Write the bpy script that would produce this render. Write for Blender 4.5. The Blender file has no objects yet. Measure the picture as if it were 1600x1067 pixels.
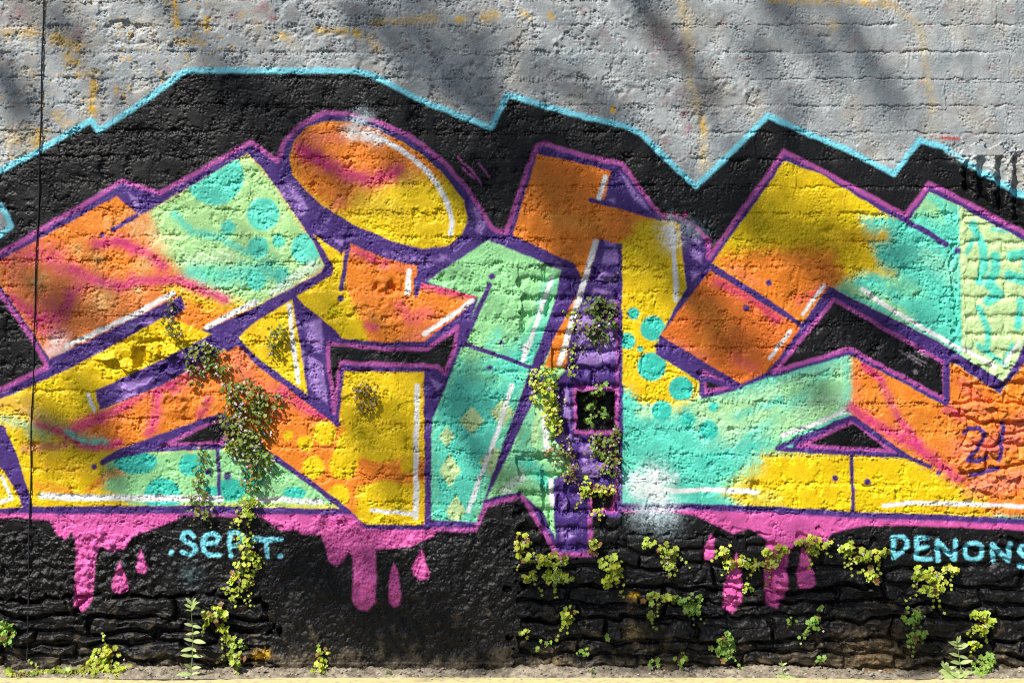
import bpy, math, random
import numpy as np
from mathutils import Vector, Matrix

# ------------------------------------------------------------------ camera, sky, sun, exposure
SC = bpy.context.scene
COL = SC.collection
S = 0.0026                       # metres per photograph pixel on the wall plane
GY = 1050.0                      # photograph row of the wall foot (z = 0)
DIST = 1600 * S * 50.0 / 36.0
def WX(px): return (px - 800.0) * S
def WZ(py): return (GY - py) * S

cam_d = bpy.data.cameras.new('camera'); cam = bpy.data.objects.new('camera', cam_d); COL.objects.link(cam)
cam.location = (0, -DIST, WZ(533.5)); cam.rotation_euler = (math.pi / 2, 0, 0)
cam_d.lens = 50; cam_d.sensor_width = 36; cam_d.clip_end = 500
SC.camera = cam

SUN = Vector((-0.46, -0.50, 0.735)).normalized()        # towards the sun
world = bpy.data.worlds.new('World'); SC.world = world; world.use_nodes = True
wn = world.node_tree.nodes; wl = world.node_tree.links
sky = wn.new('ShaderNodeTexSky'); sky.sky_type = 'NISHITA'; sky.sun_disc = False
sky.sun_elevation = math.asin(SUN.z); sky.sun_rotation = math.atan2(SUN.x, SUN.y)
bg = wn['Background']; bg.inputs['Strength'].default_value = 0.065
wl.new(sky.outputs[0], bg.inputs['Color'])
sun_d = bpy.data.lights.new('sun', 'SUN'); sun_d.energy = 5.0; sun_d.angle = math.radians(0.55); sun_d.color = (1.0, 0.95, 0.86)
sun = bpy.data.objects.new('sun', sun_d); COL.objects.link(sun)
sun.rotation_euler = SUN.to_track_quat('Z', 'Y').to_euler(); sun.location = SUN * 30
SC.view_settings.view_transform = 'Standard'; SC.view_settings.look = 'None'
SC.view_settings.exposure = 0.36; SC.view_settings.gamma = 1.0; SC.view_settings.use_curve_mapping = False

SC.cycles.use_denoising = False; SC.cycles.filter_width = 1.1
rng = np.random.default_rng(11)
rnd = random.Random(5)

# ------------------------------------------------------------------ helpers
def lin(c):
    c = np.asarray(c, float) / 255.0
    return np.where(c <= 0.04045, c / 12.92, ((c + 0.055) / 1.055) ** 2.4)

def tag(o, label=None, cat=None, group=None, kind=None):
    if label: o['label'] = label
    if cat: o['category'] = cat
    if group: o['group'] = group
    if kind: o['kind'] = kind
    return o

def link(name, me, mat=None, parent=None):
    if mat: me.materials.append(mat)
    o = bpy.data.objects.new(name, me); COL.objects.link(o)
    if parent: o.parent = parent
    return o

def empty(name, loc=(0, 0, 0)):
    o = bpy.data.objects.new(name, None); COL.objects.link(o); o.location = loc; o.empty_display_size = 0.05
    return o

def np_mesh(name, V, F, smooth=True):
    """V (n,3) float, F (m,k) int all the same size"""
    me = bpy.data.meshes.new(name)
    V = np.ascontiguousarray(V, np.float32); F = np.ascontiguousarray(F, np.int32)
    n, k = F.shape
    me.vertices.add(len(V)); me.vertices.foreach_set('co', V.ravel())
    me.loops.add(n * k); me.loops.foreach_set('vertex_index', F.ravel())
    me.polygons.add(n)
    me.polygons.foreach_set('loop_start', np.arange(0, n * k, k, dtype=np.int32))
    if smooth: me.polygons.foreach_set('use_smooth', np.ones(n, bool))
    me.update(calc_edges=True)
    return me

def set_col(me, C, name='paint'):
    a = me.color_attributes.new(name, 'FLOAT_COLOR', 'POINT')
    c4 = np.ones((len(C), 4), np.float32); c4[:, :3] = C
    a.data.foreach_set('color', c4.ravel())

def sstep(a, b, x):
    t = np.clip((x - a) / (b - a), 0, 1); return t * t * (3 - 2 * t)

# ------------------------------------------------------------------ working grid (photograph pixels)
DX = 1.28
GX0, GX1, GY0, GY1 = -420.0, 2020.0, -360.0, 1064.0
xs = np.arange(GX0, GX1, DX); ys = np.arange(GY0, GY1, DX)
NX, NY = len(xs), len(ys)
X, Y = np.meshgrid(xs, ys); X = X.astype(np.float32); Y = Y.astype(np.float32)
_fx = np.fft.rfftfreq(NX, DX)[None, :]; _fy = np.fft.fftfreq(NY, DX)[:, None]
def noise(l0, l1, seed, ax=1.0, ay=1.0):
    """band limited noise, unit deviation, wavelengths l0..l1 px, stretched by ax, ay"""
    r = np.random.default_rng(seed).standard_normal((NY, NX)).astype(np.float32)
    f = np.sqrt((_fx * ax) ** 2 + (_fy * ay) ** 2) + 1e-9
    w = np.exp(-(f * l0 * 0.55) ** 2 * 2) * (1 - np.exp(-(f * l1 * 0.8) ** 2 * 2)) / np.maximum(f, 0.3 / l1) ** 0.7
    o = np.fft.irfft2(np.fft.rfft2(r) * w, s=(NY, NX)).astype(np.float32)
    return (o - o.mean()) / o.std()

n_fine = noise(2.4, 5, 1); n_mid = noise(5, 12, 2); n_crs = noise(12, 34, 3); n_big = noise(60, 200, 4); n_huge = noise(180, 500, 5)
n_pit = noise(3.5, 10, 6); n_pit2 = noise(7, 20, 7); n_str = noise(4, 14, 8, ax=0.16, ay=1.0)
n_lip = noise(9, 30, 9, ax=0.3); n_sm = noise(45, 130, 10, ax=0.6); n_wx = noise(18, 60, 12); n_wy = noise(18, 60, 13)
n_w2x = noise(50, 140, 14); n_w2y = noise(50, 140, 15); n_spk = noise(2.2, 4, 16); n_med = noise(25, 80, 17)
n_chunk = noise(14, 30, 18)

def facets(px_, py_, seed, slope, off):
    """broken stone: cells with their own tilted plane, sharp steps between them (metres)"""
    r = np.random.default_rng(seed)
    gw = int((GX1 - GX0) / px_) + 4; gh = int((GY1 - GY0) / py_) + 4
    jx = r.uniform(-0.1, 1.1, (gh, gw)).astype(np.float32); jy = r.uniform(-0.1, 1.1, (gh, gw)).astype(np.float32)
    ox = r.uniform(-off, off, (gh, gw)).astype(np.float32); sx = r.uniform(-slope, slope, (gh, gw)).astype(np.float32) * S; sy = r.uniform(-slope, slope, (gh, gw)).astype(np.float32) * S
    U = (X + 1.2 * n_wx - GX0) / px_ + 1; Vv = (Y + 1.2 * n_wy - GY0) / py_ + 1
    iu = U.astype(int); iv = Vv.astype(int)
    best = np.full((NY, NX), 1e9, np.float32); out = np.zeros((NY, NX), np.float32)
    for a in (-1, 0, 1):
        for b in (-1, 0, 1):
            cu = np.clip(iu + a, 0, gw - 1); cv = np.clip(iv + b, 0, gh - 1)
            du = U - cu - jx[cv, cu]; dv = Vv - cv - jy[cv, cu]
            q = du * du + dv * dv; m_ = q < best
            best = np.where(m_, q, best)
            out = np.where(m_, ox[cv, cu] + sx[cv, cu] * du * px_ + sy[cv, cu] * dv * py_, out)
    return out
f_chip = facets(17, 13, 61, 0.35, 0.0035); f_slate = facets(62, 12, 62, 0.22, 0.0032); f_slab = facets(34, 20, 63, 0.28, 0.0040); f_sm = facets(9, 6, 64, 0.35, 0.0010)

# ------------------------------------------------------------------ masonry layout: zones, piece ids, relief
Xw = X + 1.4 * n_wx + 0.5 * n_mid; Yw = Y + 1.3 * n_wy + 0.5 * n_mid
LAB = np.zeros((NY, NX), np.int32)          # 0 = mortar
KINDS = {0: 'mortar'}
_next = [1]
def new_id(kind):
    i = _next[0]; _next[0] += 1; KINDS[i] = kind; return i
H = np.zeros((NY, NX), np.float32)          # relief towards the street, metres
ROUGH = np.ones((NY, NX), np.float32)

def bond(mask, y0, pitch, length, joint, xoff, kind, seed, bj=0.0):
    """running bond inside mask: writes ids, returns edge distance and per piece random"""
    r = np.random.default_rng(seed)
    u = (Yw - y0) / pitch; k = np.floor(u).astype(int); fy = (u - k) * pitch
    kmin = k.min(); nk = k.max() - kmin + 1
    off = xoff + (np.arange(nk) % 2) * length / 2 + r.uniform(-bj, bj, nk)
    tilt = r.uniform(-1, 1, nk)
    o = off[k - kmin]
    v = (Xw - o) / length; j = np.floor(v).astype(int); fx = (v - j) * length
    key = (k - kmin) * 4096 + (j - j.min())
    ph = pitch if np.ndim(pitch) else np.full_like(X, pitch)
    d = np.minimum(np.minimum(fy, ph - joint - fy), np.minimum(fx, length - joint - fx))
    inb = mask & (d > 0)
    ids = np.unique(key[inb]); 
    for q in ids:
        sel = inb & (key == q) if len(ids) < 1 else None
    lut = {int(q): new_id(kind) for q in ids}
    la = np.zeros(int(key.max()) + 1, np.int32)
    for q, i in lut.items(): la[q] = i
    LAB[mask] = 0
    LAB[inb] = la[key[inb]]
    ra = r.uniform(-1, 1, (int(key.max()) + 1, 3)).astype(np.float32)
    R = ra[key]
    return d.astype(np.float32), R, fx.astype(np.float32), fy.astype(np.float32)

# concrete blocks over the whole field
pitch = (40.6 + 1.9 * np.clip(X, -400, 2000) / 1600).astype(np.float32)
y0 = (4 - 4 * X / 1600 - pitch * 9).astype(np.float32)
allm = np.ones((NY, NX), bool)
d, R, fx, fy = bond(allm, y0, pitch, 155.0, 4.2, 1482 - 155 * 13 - 78 * 1 + 4.2, 'concrete_block', 21, 14)
smear = sstep(-0.1, 1.0, n_sm)                                   # render smeared over the joints
open_j = sstep(-0.1, 1.1, n_med * 0.8 + 0.5 * n_lip + 0.15)
rightness = sstep(900, 1350, X) * (Y < 330)
groove = np.where(d <= 0, 1.0, np.exp(-np.maximum(d, 0) / 1.7))
gdep = 0.0008 + 0.0044 * open_j * (1 - 0.85 * smear) * (1 - 0.45 * rightness)
Hb = R[..., 0] * 0.0015 + R[..., 1] * 0.0016 * (fy / pitch - 0.5) * 2 - groove * gdep
lipband = np.exp(-((pitch - 4.2 - fy + 1.0) / 5.0) ** 2)
Hb += lipband * 0.0034 * np.clip(n_lip, -0.2, 2.2) * (1 - 0.6 * rightness)
crack = np.exp(-((pitch - 3.6 - fy) / 1.05) ** 2) * sstep(0.25, 0.9, n_lip * 0.8 + 0.7 * n_med + 0.25 * n_big + 1.1 * rightness)
Hb -= crack * (0.0070 - 0.0022 * rightness)
RB = np.clip(0.72 + 0.34 * n_med + 0.30 * R[..., 2], 0.18, 1.4) * (1 - 0.6 * smear)
RB *= 1 - 0.65 * np.exp(-((pitch - 3.0 - fy) / 6.5) ** 2) * sstep(-0.3, 0.6, n_lip)
RB = np.where(d <= 0, RB * 0.55, RB)
H[:] = Hb; ROUGH[:] = RB
H += smear * 0.0012 + 0.0022 * n_big * 0.6
# torn render: ragged steps
st = (1 - 0.85 * rightness) * sstep(0.62, 0.72, n_med * 0.7 + 0.3 * n_chunk + 0.3 * n_sm + 0.12 * n_mid)
H += -st * 0.0032 * (Y < 830)
ROUGH += st * 0.5

BL = LAB.copy()
# ---- brick pier on the right
pier = (X > 1508 + 1.5 * n_wx) & (X < 1742) & (Y > 346) & (Y < 566 + 6 * n_wx)
strip = (X > 1497 + 1.5 * n_wx) & (X <= 1508 + 1.5 * n_wx) & (Y > 322) & (Y < 570)
d2, R2, _, _ = bond(pier, 353.0 - 28.5 * 40 + 1.0, 28.5, 85.0, 4.6, 1530.0 - 85 * 30, 'brick', 22, 6)
g2 = np.where(d2 <= 0, 1.0, np.exp(-np.maximum(d2, 0) / 1.5))
H[pier] = (0.004 + R2[..., 0] * 0.0016 - g2 * 0.0095 * (0.6 + 0.4 * open_j) + n_chunk * 0.0004)[pier]
ROUGH[pier] = 0.33
LAB[strip] = 0; H[strip] = (0.0045 + 0.0012 * n_crs)[strip]; ROUGH[strip] = 0.5
edge = (X > 1486 + 3 * n_wx) & (X <= 1497 + 1.5 * n_wx) & (Y > 380) & (Y < 570)
H[edge] -= (0.010 * sstep(-0.2, 0.6, n_crs + 0.3))[edge]
# ---- ribbed hollow block, top right
rib = (X > 1506 + 3 * n_wx) & (X < 1640) & (Y > 224 + 5 * n_wx) & (Y < 296 + (X - 1510) * 0.58 + 3 * n_wy)
rid = new_id('ribbed_block')
ph = (X + 1.2 * n_wx - 1508) / 27.0
prof = sstep(0.22, 1.0, np.abs(np.sin(np.pi * ph)))
LAB[rib] = rid
low = sstep(236, 262, Y + 6 * n_chunk)
H[rib] = ((-0.036 + 0.046 * prof) * low + (1 - low) * (0.002 + f_chip) + 0.0022 * n_crs * low)[rib]
ROUGH[rib] = 1.7
patch = rib & (Y > 226) & (Y < 243) & (X > 1500) & (X < 1568 + 4 * n_wx)
H[patch] = 0.003; ROUGH[patch] = 0.2

# ---- brick infill in the middle (blocked opening)
inf = (X > 812 + 4 * n_wx) & (X < 968 + 2 * n_wx) & (Y > 418 + 5 * n_wy) & (Y < 868 + 4 * n_wx)
inf &= ~((X < 862) & (Y > 520) & (Y < 705))
d3, R3, fx3, fy3 = bond(inf, 551.0 - 27.8 * 40, 27.8, 84.0, 5.0, 848.0 - 84 * 20, 'brick', 23, 16)
g3 = np.where(d3 <= 0, 1.0, np.exp(-np.maximum(d3, 0) / 2.2))
H[inf] = (-0.004 + R3[..., 0] * 0.009 + R3[..., 1] * 0.004 * (fx3 / 84 - 0.5) - g3 * 0.022 * (0.45 + 0.55 * open_j) + f_chip * 0.25)[inf]
ROUGH[inf] = 0.35
vj = sstep(2.5, 0.5, np.abs(fx - 152.5)) * rightness * (BL == 0)
H += vj * 0.002; ROUGH *= 1 - 0.75 * vj
vjoint = inf & (np.abs(X - 850 - 2 * n_wx) < 3.0) & (Y > 735) & (Y < 860)
vj2 = inf & (np.abs(X - 889 - 2 * n_wx) < 3.2) & (Y > 705) & (Y < 800)
for m_ in (vjoint, vj2): LAB[m_] = 0; H[m_] = -0.030
# recesses: missing bricks
def recess(x0_, y0_, x1_, y1_, dep, soft=2.0):
    q = np.minimum(np.minimum(Xw - x0_, x1_ - Xw), np.minimum(Yw - y0_, y1_ - Yw))
    m_ = q > 0
    a = sstep(0, soft, q)
    H[...] = np.where(m_, H * (1 - a) - dep * a + 0.003 * n_chunk * a, H)
    LAB[m_] = 0
recess(901, 612, 961, 671, 0.055); recess(927, 770, 961, 800, 0.045)
recess(207, 541, 228, 578, 0.024); recess(246, 538, 256, 560, 0.016)
# broken masonry round the left notch
qb = np.exp(-(((X - 235) / 85) ** 2 + ((Y - 555) / 48) ** 2) ** 2)
H += qb * (1.5 * f_slab + 0.9 * f_chip)
for (cx, cy, rx, ry, a) in [(290, 625, 55, 30, 0.006), (605, 452, 12, 10, -0.012), (590, 445, 6, 6, -0.010), (690, 438, 30, 9, -0.006), (1290, 365, 16, 8, -0.008),
                            (1100, 187, 14, 8, -0.009), (1185, 762, 10, 8, -0.013), (1250, 105, 18, 7, 0.004), (985, 28, 8, 16, 0.006), (872, 70, 5, 14, 0.006),
                            (980, 140, 70, 6, -0.004), (1125, 135, 36, 9, 0.006), (1172, 150, 5, 20, 0.005), (600, 95, 45, 8, -0.007), (640, 105, 26, 18, 0.005),
                            (750, 105, 22, 10, -0.007), (195, 40, 22, 5, -0.009), (500, 55, 60, 5, -0.004), (215, 68, 50, 4, -0.005), (1290, 62, 12, 4, -0.006)]:
    e = np.exp(-((X - cx + 4 * n_wx) / rx) ** 2 - ((Y - cy + 3 * n_wy) / ry) ** 2)
    H += a * e * (1 + 0.5 * n_chunk)

# ---- crumbled orange stonework right of the letters
rub = (X > 1494 + 9 * n_wx) & (X < 1800) & (Y > 572 + 5 * n_wx) & (Y < 772 + 10 * n_wy)
Xr = X + 3.5 * n_w2x + 0.7 * n_wx; Yr = Y + 3.0 * n_w2y + 0.6 * n_wy
def rubble(mask, bounds, wlo, whi, kind, seed, edge_r, dep, off_amp, joint=2.4, xa=-420, xb=2020):
    r = np.random.default_rng(seed)
    LAB[mask] = 0
    Dm = np.full((NY, NX), -1.0, np.float32); OF = np.zeros((NY, NX), np.float32); TI = np.zeros((NY, NX), np.float32)
    for k in range(len(bounds) - 1):
        a, b = bounds[k], bounds[k + 1]
        wa = 3.2 * np.sin(X / 81.0 + k * 2.1) + 1.2 * np.sin(X / 33.0 + k * 1.3)
        wb = 3.2 * np.sin(X / 81.0 + (k + 1) * 2.1) + 1.2 * np.sin(X / 33.0 + (k + 1) * 1.3)
        x = xa - r.uniform(0, whi)
        while x < xb:
            w = r.uniform(wlo, whi)
            sk = r.uniform(-0.25, 0.25)
            x0_, x1_ = x, x + w
            x += w
            c0 = max(0, int((x0_ - 25 - GX0) / DX)); c1 = min(NX, int((x1_ + 25 - GX0) / DX))
            r0 = max(0, int((a - 25 - GY0) / DX)); r1 = min(NY, int((b + 25 - GY0) / DX))
            if c1 <= c0 or r1 <= r0: continue
            sl = (slice(r0, r1), slice(c0, c1))
            xx = Xr[sl] + sk * (Yr[sl] - (a + b) / 2); yy = Yr[sl]
            split = r.random() < 0.22 and (b - a) > 34
            parts = [(0, 0.45 + 0.1 * r.random()), (0.5, 1)] if split else [(0, 1)]
            if split: parts[1] = (parts[0][1], 1)
            for (p0, p1) in parts:
                ya = a + wa[sl] + (b - a) * p0; yb = a + (b - a) * p1 + (wb[sl] if p1 == 1 else wa[sl])
                q = np.minimum(np.minimum(xx - x0_, x1_ - xx), np.minimum(yy - ya, yb - yy)) - joint * 0.5
                # rounded corners
                m_ = (q > 0) & mask[sl]
                if m_.sum() < 30: 
                    r.uniform(); continue
                i = new_id(kind)
                L_ = LAB[sl]; L_[m_] = i
                o1, o2, o3 = r.uniform(-1, 1, 3)
                Dm[sl] = np.where(m_, q, Dm[sl])
                OF[sl] = np.where(m_, o1 * off_amp + o2 * off_amp * 0.7 * (yy - ya) / (b - a) + o3 * off_amp * 0.6 * ((xx - x0_) / w - 0.5), OF[sl])
    g = np.clip(1 - np.maximum(Dm, 0) / edge_r, 0, 1) ** 1.5
    return OF - g * dep, Dm
Hs, Dm = rubble(rub, [566, 597, 634, 656, 694, 735, 780], 40, 115, 'stone', 31, 3.6, 0.013, 0.009, 2.4, 1440, 1820)
H[rub] = (Hs + 0.003 + 0.0012 * n_crs + 0.55 * f_chip + 0.7 * f_slab + 0.5 * f_sm)[rub]; ROUGH[rub] = 0.6

# ---- rubble stone base
lump = (X < 470) & (Y > 836 + 6 * n_w2x + 3 * n_wx)
top_l = 930 + 6 * n_w2x + 4 * n_wx
top_r = 845 + 9 * n_w2x + 4 * n_wx
rend = (X > 424 + 8 * n_wx + 5 * n_w2x) & (X < 803 + 8 * n_wx + 5 * n_w2x) & (Y > 812 + 6 * n_w2x)
base_l = (X <= 620) & (Y > top_l) & ~rend
base_r = (X > 620) & (Y > top_r) & ~rend & ~inf
Hl, Dl = rubble(base_l, [905, 934, 964, 986, 1006, 1028, 1048, 1090], 80, 215, 'stone', 41, 4.6, 0.026, 0.012, 3.0, -420, 640)
Hr, Dr = rubble(base_r, [815, 858, 886, 918, 944, 966, 1000, 1022, 1044, 1066, 1100], 65, 190, 'stone', 42, 4.6, 0.024, 0.013, 3.0, 600, 2020)
strat = f_slate + 0.7 * f_slab + 0.8 * f_sm - 0.0012 * np.abs(n_str) + 0.0006 * n_crs
lump &= ~rend & ~base_l
LAB[lump] = new_id('render_patch')
H[lump] = (0.005 + 0.0028 * n_chunk + 0.0016 * n_crs + 0.5 * f_chip + 0.0012 * n_str)[lump] * np.where(X < 250, 1.0, 0.55)[lump]; ROUGH[lump] = 0.9
strat = strat * 0.75
calm = 0.25 + 0.75 * sstep(872, 905, Y)
H[base_l] = (Hl * (0.3 + 0.7 * calm) + strat * calm)[base_l]; H[base_r] = (Hr * (0.35 + 0.65 * calm) + strat * calm)[base_r]
upper = np.zeros_like(H)
H += upper * (0.004 + 0.5 * f_chip * (X < 250))
ROUGH[base_l] = 0.55; ROUGH[base_r] = 0.42
ROUGH += upper * 0.5
LAB[rend] = new_id('render_patch')
H[rend] = (0.006 + 0.0012 * n_crs + 0.0010 * n_str + 0.0022 * n_med + 0.003 * n_big)[rend]; ROUGH[rend] = 1.0
H[(Y > 1035) & rend] += 0.004

# ---- surface grain
grain = 0.00080 * n_fine + 0.00062 * n_mid + 0.0005 * n_crs \
    - 0.0036 * np.clip(n_pit - 0.95, 0, 2.0) - 0.0034 * np.clip(n_pit2 - 1.5, 0, 1.6) * (0.4 + 0.6 * sstep(-0.3, 0.8, n_med))
fineup = sstep(880, 1150, X) * (Y < 330) * ~rib
grain = grain * (1 + 0.25 * (Y < 300) * (1 - fineup)) * (1 - 0.30 * fineup) + 0.00045 * n_fine * fineup
H += np.clip(ROUGH, 0.1, 1.8) * grain
H = H.astype(np.float32)

# ------------------------------------------------------------------ the paint on the wall
P = np.zeros((NY, NX, 3), np.float32)
Xp = X + 0.45 * n_wx + 0.35 * n_fine; Yp = Y + 0.45 * n_wy + 0.35 * n_spk      # brush wobble

def win(x0_, y0_, x1_, y1_, m=0):
    c0 = max(0, int((x0_ - m - GX0) / DX)); c1 = min(NX, int((x1_ + m - GX0) / DX) + 2)
    r0 = max(0, int((y0_ - m - GY0) / DX)); r1 = min(NY, int((y1_ + m - GY0) / DX) + 2)
    return slice(r0, r1), slice(c0, c1)

def seg_d(px, py, pts, closed):
    n = len(pts); d2_ = np.full(px.shape, 1e9, np.float32); ins = np.zeros(px.shape, bool)
    for i in range(n if closed else n - 1):
        ax, ay = pts[i]; bx, by = pts[(i + 1) % n]
        ex, ey = bx - ax, by - ay; L2 = ex * ex + ey * ey + 1e-9
        t = np.clip(((px - ax) * ex + (py - ay) * ey) / L2, 0, 1)
        d2_ = np.minimum(d2_, (px - ax - t * ex) ** 2 + (py - ay - t * ey) ** 2)
        if closed:
            c = (ay > py) != (by > py)
            if ey != 0: ins ^= c & (px < ax + (py - ay) * ex / ey)
    d_ = np.sqrt(d2_)
    return np.where(ins, -d_, d_) if closed else d_

def sdf(pts, m=14):
    xs_ = [p[0] for p in pts]; ys_ = [p[1] for p in pts]
    w = win(min(xs_), min(ys_), max(xs_), max(ys_), m)
    return w, seg_d(Xp[w], Yp[w], pts, True)

def lay(w, a, col):
    c = np.asarray(col, np.float32)
    P[w] = P[w] * (1 - a[..., None]) + c * a[..., None]

def alpha(sd, soft): return sstep(soft, -soft, sd)

def poly(pts, col, soft=1.6, grow=0.0, clip=None, k=1.0):
    w, sd = sdf(pts, 14 + soft * 2 + abs(grow))
    a = alpha(sd - grow + (0.25 * soft) * n_mid[w] * (soft > 4), soft) * k
    if clip is not None: a = a * clip[w]
    lay(w, a, col)

def mask_of(pts, soft=1.6, grow=0.0):
    m = np.zeros((NY, NX), np.float32); w, sd = sdf(pts); m[w] = alpha(sd - grow, soft); return m

def stroke(pts, wd, col, soft=1.5, clip=None, k=1.0):
    xs_ = [p[0] for p in pts]; ys_ = [p[1] for p in pts]
    w = win(min(xs_), min(ys_), max(xs_), max(ys_), wd + soft * 2 + 4)
    a = alpha(seg_d(Xp[w], Yp[w], pts, False) - wd / 2, soft) * k
    if clip is not None: a = a * clip[w]
    lay(w, a, col)

def spray(pts, wd, col, k=1.0, clip=None):
    if col is MAG: wd *= 1.3
    """soft aerosol pass with speckled fringe"""
    if len(pts) == 1: pts = [pts[0], (pts[0][0] + 0.1, pts[0][1])]
    xs_ = [p[0] for p in pts]; ys_ = [p[1] for p in pts]
    w = win(min(xs_), min(ys_), max(xs_), max(ys_), wd * 2.4)
    d_ = seg_d(Xp[w], Yp[w], pts, False)
    a = np.exp(-(d_ / wd) ** 2 * 1.3) * k
    a = np.clip(a + a * (1 - a) * 0.9 * (n_spk[w] * 0.6 + n_mid[w] * 0.45 + n_crs[w] * 0.4), 0, 1)
    if clip is not None: a = a * clip[w]
    lay(w, a, col)

def circle(cx, cy, r, col, clip=None, soft=1.8, ry=None, k=1.0):
    ry = ry or r
    poly([(cx + r * math.cos(t), cy + ry * math.sin(t)) for t in np.linspace(0, 2 * math.pi, 18)[:-1]], col, soft, clip=clip, k=k)

YEL = lin((240, 202, 8)); YEL2 = lin((226, 178, 10)); ORG = lin((238, 134, 40)); ORG2 = lin((226, 108, 44)); MAG = lin((208, 52, 122)); SAL = lin((232, 122, 96))
TEAL = lin((92, 212, 188)); TEAL2 = lin((60, 196, 178)); GRN = lin((174, 224, 150)); GRN2 = lin((150, 216, 150)); PUR = lin((74, 48, 122)); LPUR = lin((158, 124, 196))
PNK = lin((172, 82, 156)); DRIP = lin((212, 92, 166)); BLK = lin((18, 18, 20)); CYN = lin((122, 212, 232)); WHT = lin((238, 240, 240)); GRY = lin((160, 166, 169))
PGRN = lin((200, 230, 164))

# grey emulsion with older paint showing through
P[:] = GRY
def blend(col, a): P[...] = P * (1 - a[..., None]) + np.asarray(col, np.float32) * a[..., None]
blend(lin((134, 143, 148)), sstep(-0.6, 1.6, n_big + 0.4 * n_med) * 0.55)
blend(lin((172, 167, 156)), sstep(0.2, 1.8, noise(70, 220, 51)) * 0.55)
blend(lin((178, 182, 183)), sstep(0.3, 1.4, n_sm) * 0.5)
blend(lin((150, 130, 128)), sstep(1.0, 2.2, noise(16, 60, 52) + 0.4 * n_mid) * 0.5)
blend(lin((196, 160, 80)), sstep(1.25, 2.4, noise(14, 60, 53, ax=0.7) + 0.5 * n_mid + 0.3 * n_fine) * 0.75 * sstep(520, 300, X))
OY = lin((214, 170, 30)); OY2 = lin((206, 178, 110))
for (pts, wd, k) in [([(146, 128), (145, 175)], 7, 0.75), ([(60, 205), (58, 228)], 7, 0.7), ([(85, 60), (120, 72)], 12, 0.6), ([(272, 0), (275, 40)], 7, 0.6), ([(322, 28), (324, 48)], 6, 0.7),
                     ([(280, 65), (320, 68)], 6, 0.5), ([(495, 47), (540, 50)], 6, 0.6), ([(556, 50), (560, 56)], 6, 0.95), ([(575, 60), (590, 78)], 8, 0.35), ([(585, 36), (680, 30)], 7, 0.45),
                     ([(715, 31), (722, 30)], 6, 0.8), ([(755, 28), (775, 24)], 8, 0.5), ([(440, 55), (450, 58)], 7, 0.6), ([(860, 25), (862, 28)], 5, 0.9), ([(1098, 190), (1101, 205)], 5, 0.95),
                     ([(958, 170), (957, 174)], 4, 0.9), ([(815, 20), (828, 30)], 6, 0.4), ([(1200, 2), (1330, 4), (1395, 8)], 6, 0.4), ([(105, 90), (120, 100)], 9, 0.5), ([(120, 117), (150, 112)], 6, 0.4),
                     ([(10, 52), (60, 50)], 9, 0.4), ([(85, 180), (110, 195)], 8, 0.35)]:
    spray(pts, wd, OY, k)
for (pts, wd, k) in [([(1062, 0), (1076, 60), (1078, 130), (1098, 190), (1100, 262)], 9, 0.36), ([(1395, 8), (1440, 45), (1448, 120), (1458, 175)], 8, 0.34), ([(1300, 38), (1305, 42)], 9, 0.4), ([(20, 215), (60, 225)], 22, 0.4)]:
    spray(pts, wd, OY2, k)
for (cx, cy, wd, k) in [(1030, 60, 22, 0.25), (1060, 80, 20, 0.25), (1070, 178, 7, 0.6), (1075, 200, 8, 0.5), (1040, 222, 8, 0.45), (425, 30, 8, 0.5), (410, 12, 10, 0.5), (1060, 145, 12, 0.3), (365, 26, 8, 0.5), (30, 20, 16, 0.4), (120, 55, 12, 0.35)]:
    spray([(cx, cy)], wd, lin((150, 70, 84)), k)
spray([(1472, 216), (1498, 217)], 2.6, lin((190, 64, 36)), 0.95)
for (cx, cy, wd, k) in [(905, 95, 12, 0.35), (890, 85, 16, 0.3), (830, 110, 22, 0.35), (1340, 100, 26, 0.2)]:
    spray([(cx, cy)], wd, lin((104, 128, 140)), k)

# black halo
halo = [(-420, 470), (-300, 350), (-150, 300), (0, 267), (65, 233), (100, 212), (143, 188), (154, 205), (215, 165), (285, 114), (300, 110), (400, 111), (560, 111), (580, 117), (660, 158), (767, 200), (793, 148),
        (862, 169), (917, 184), (975, 196), (1000, 208), (1060, 266), (1087, 291), (1116, 265), (1200, 181), (1262, 209), (1325, 234), (1396, 272), (1437, 219), (1475, 231), (1535, 269), (1597, 305),
        (1700, 380), (2020, 520), (2020, 1100), (-420, 1100)]
poly(halo, BLK, 2.0)
poly([(-40, 322), (0, 322), (10, 335), (17, 353), (0, 367), (-40, 372)], GRY * 0.9, 2)
stroke([(-40, 320), (0, 321), (10, 335), (17, 353), (0, 368), (-40, 374)], 8, CYN, 2.2)
stroke(halo[1:-2], 8.5, CYN, 2.4)
spray([(1490, 240), (1560, 262)], 10, lin((205, 210, 210)), 0.4)

# outer contour: pink then purple
C = [(-70, 437), (0, 397), (191, 283), (250, 302), (392, 222), (433, 252), (445, 220), (470, 195), (507, 176), (545, 178), (590, 191), (640, 212), (690, 250), (730, 295), (750, 325), (767, 355), (776, 361),
     (791, 363), (800, 335), (825, 262), (838, 228), (850, 224), (920, 246), (972, 256), (1015, 315), (1032, 337), (1060, 340), (1089, 356), (1107, 375), (1107, 403), (1197, 277), (1225, 237), (1290, 270),
     (1415, 337), (1452, 287), (1500, 311), (1600, 364), (1740, 430), (1740, 836), (1597, 820), (1350, 812), (1200, 801), (965, 797), (922, 800), (923, 866), (870, 866), (838, 812), (815, 774), (797, 780),
     (760, 789), (742, 827), (675, 827), (570, 826), (545, 803), (0, 803), (-70, 803), (-70, 645), (0, 609), (74, 573), (50, 530), (0, 458)]
poly(C, PNK, 2.2, grow=3.5)
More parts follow.
